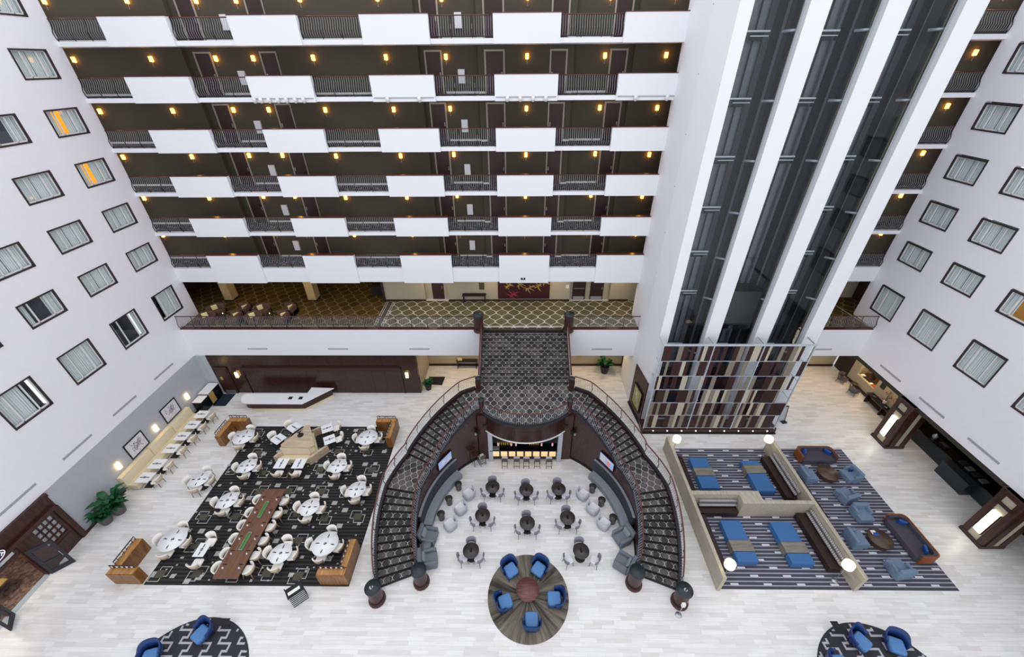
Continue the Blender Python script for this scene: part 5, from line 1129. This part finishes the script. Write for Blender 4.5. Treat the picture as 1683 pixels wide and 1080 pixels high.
def slipper(x,y,fa,label):
    e=empty('slipper_chair',(x,y,0),face(fa),label,'chair','charcoal slipper chairs'); MB().rbox(-.3,.3,-.28,.32,.3,.44,.06).build('seat','pot_grey',e); MB().shell(.33,.33,195,345,.05,.3,lambda u:.85-.1*u*u,12,0,0,2.6,.2).build('backrest','pot_grey',e); legs(e,.24,.24,.31,'leg_dark',.02,.04)
slipper(27.35,26.0,-60,'charcoal slipper chair by the small table, farther one'); slipper(27.3,24.55,20,'charcoal slipper chair by the small table, nearer one')
e=empty('side_table',(27.75,25.25,0),0,'small round dark table between the two slipper chairs','side table'); MB().lathe(0,0,[(.24,.48),(.25,.52),(0,.52)],20).build('tabletop','wood_coffee',e); MB().cyl(0,0,0,.48,.03,.03,8).build('pedestal','leg_dark',e)
# dark shop counter
e=empty('service_counter',(0,0,0),0,'long black service counter in the dark recess between the pillars','counter')
MB().box(28.25,28.9,14.0,20.3,0,1.06).build('counter_body','counter_slate',e); MB().box(28.15,28.95,13.9,20.35,1.06,1.12).build('countertop','counter_black',e)
MB().box(27.6,28.2,15.4,17.2,0,1.0).build('display_case','counter_slate',e); MB().box(27.55,28.2,15.35,17.25,1.0,1.04).build('case_top','counter_slate',e)
struct('wall_right_rear',MB().box(31.0,31.2,0,21.9,0,3.85,0).box(28.4,31,21.8,21.9,0,3.85,0).box(30.3,31,10,20,0,1.0,1).box(30.2,31,10,20,1.0,1.05,2),['soft_black','counter_black','restaurant_brown'],'black rear wall of the right recess')
struct('floor_recess',MB().box(28.9,31,2,21.8,0,.012),'soft_black','dark floor behind the service counter','floor')
area('recess_light',(29.8,19.3,3.6),.4,1.2,14,(1,.6,.35)); 
for i,y in enumerate((16.0,16.45,16.9,15.55)):
    tag(MB().box(28.35,28.75,y-.15,y+.15,1.12,1.2).build('display_tray','steel' if i%2 else 'counter_slate'),'flat display tray on the black service counter, %s'%('second','third','farthest','nearest')[i],'tray','display trays')
tag(MB().lathe(28.5,19.0,[(.1,1.12),(.16,1.3),(.02,1.5)],10).build('vase','silver'),'silver vase on the far end of the black service counter','vase')
tag(MB().box(28.35,28.6,18.0,18.5,1.12,1.3).build('card_terminal','black'),'black till on the service counter near the far pillar','till')
# mezzanine lounge seating
def brown(x,y,w,d,side,label,n):
    e=empty('brown_armchair',(x,y,6.28),0,label,'armchair','brown mezzanine armchairs'); MB().rbox(-w/2,w/2,-d/2,d/2,.05,.42,.04).build('seat','brown_chair',e)
    MB().rbox(-w/2,w/2,d/2-.18,d/2,.05,.78,.04).build('backrest','brown_chair',e); s=-1 if side=='l' else 1
    MB().rbox(*sorted((s*w/2,s*(w/2-.2))),-d/2,d/2,.05,.78,.04).build('side_back','brown_chair',e)
    m=MB(); m.T=Matrix.Translation((s*(w/2-.34),.05,.42))@Matrix.Rotation(R(45),4,'Z'); m.rbox(-.2,.2,-.06,.06,0,.36,.05); m.build('cushion','cushion_cream',e)
for k,(x0) in enumerate((-23.5,-19.9)):
    for j,(dx,y,s,w) in enumerate(((0,26.75,'l','far left'),(0,25.6,'l','near left'),(2.15,26.75,'r','far right'),(2.15,25.6,'r','near right'))):
        brown(x0+dx,y,.95,.9,s,'brown corner armchair with cream cushion on the mezzanine, %s group, %s seat'%(('left','right')[k],w),j)
    e=empty('side_table',(x0+1.1,25.95,6.28),0,'round black table between brown armchairs, %s mezzanine group'%('left','right')[k],'side table'); MB().lathe(0,0,[(.25,.5),(.26,.54),(0,.54)],20).build('tabletop','black',e); MB().cyl(0,0,0,.5,.03,.03,8).build('pedestal','black',e)
    e=empty('candle_lamp',(x0+1.05,25.95,6.82),0,'tiny glowing candle on the round black table, %s mezzanine group'%('left','right')[k],'candle'); MB().cyl(0,0,0,.06,.025,.025,8).build('glass','amber_core',e)
e=empty('mezzanine_cabinet',(-11.6,30.0,6.28),0,'low dark cabinet at the back of the mezzanine lounge','cabinet'); MB().box(-.6,.6,-.3,.3,0,.9).build('cabinet_body','soft_black',e)
for o in list(bpy.data.objects):
    if '_used' in o: del o['_used']
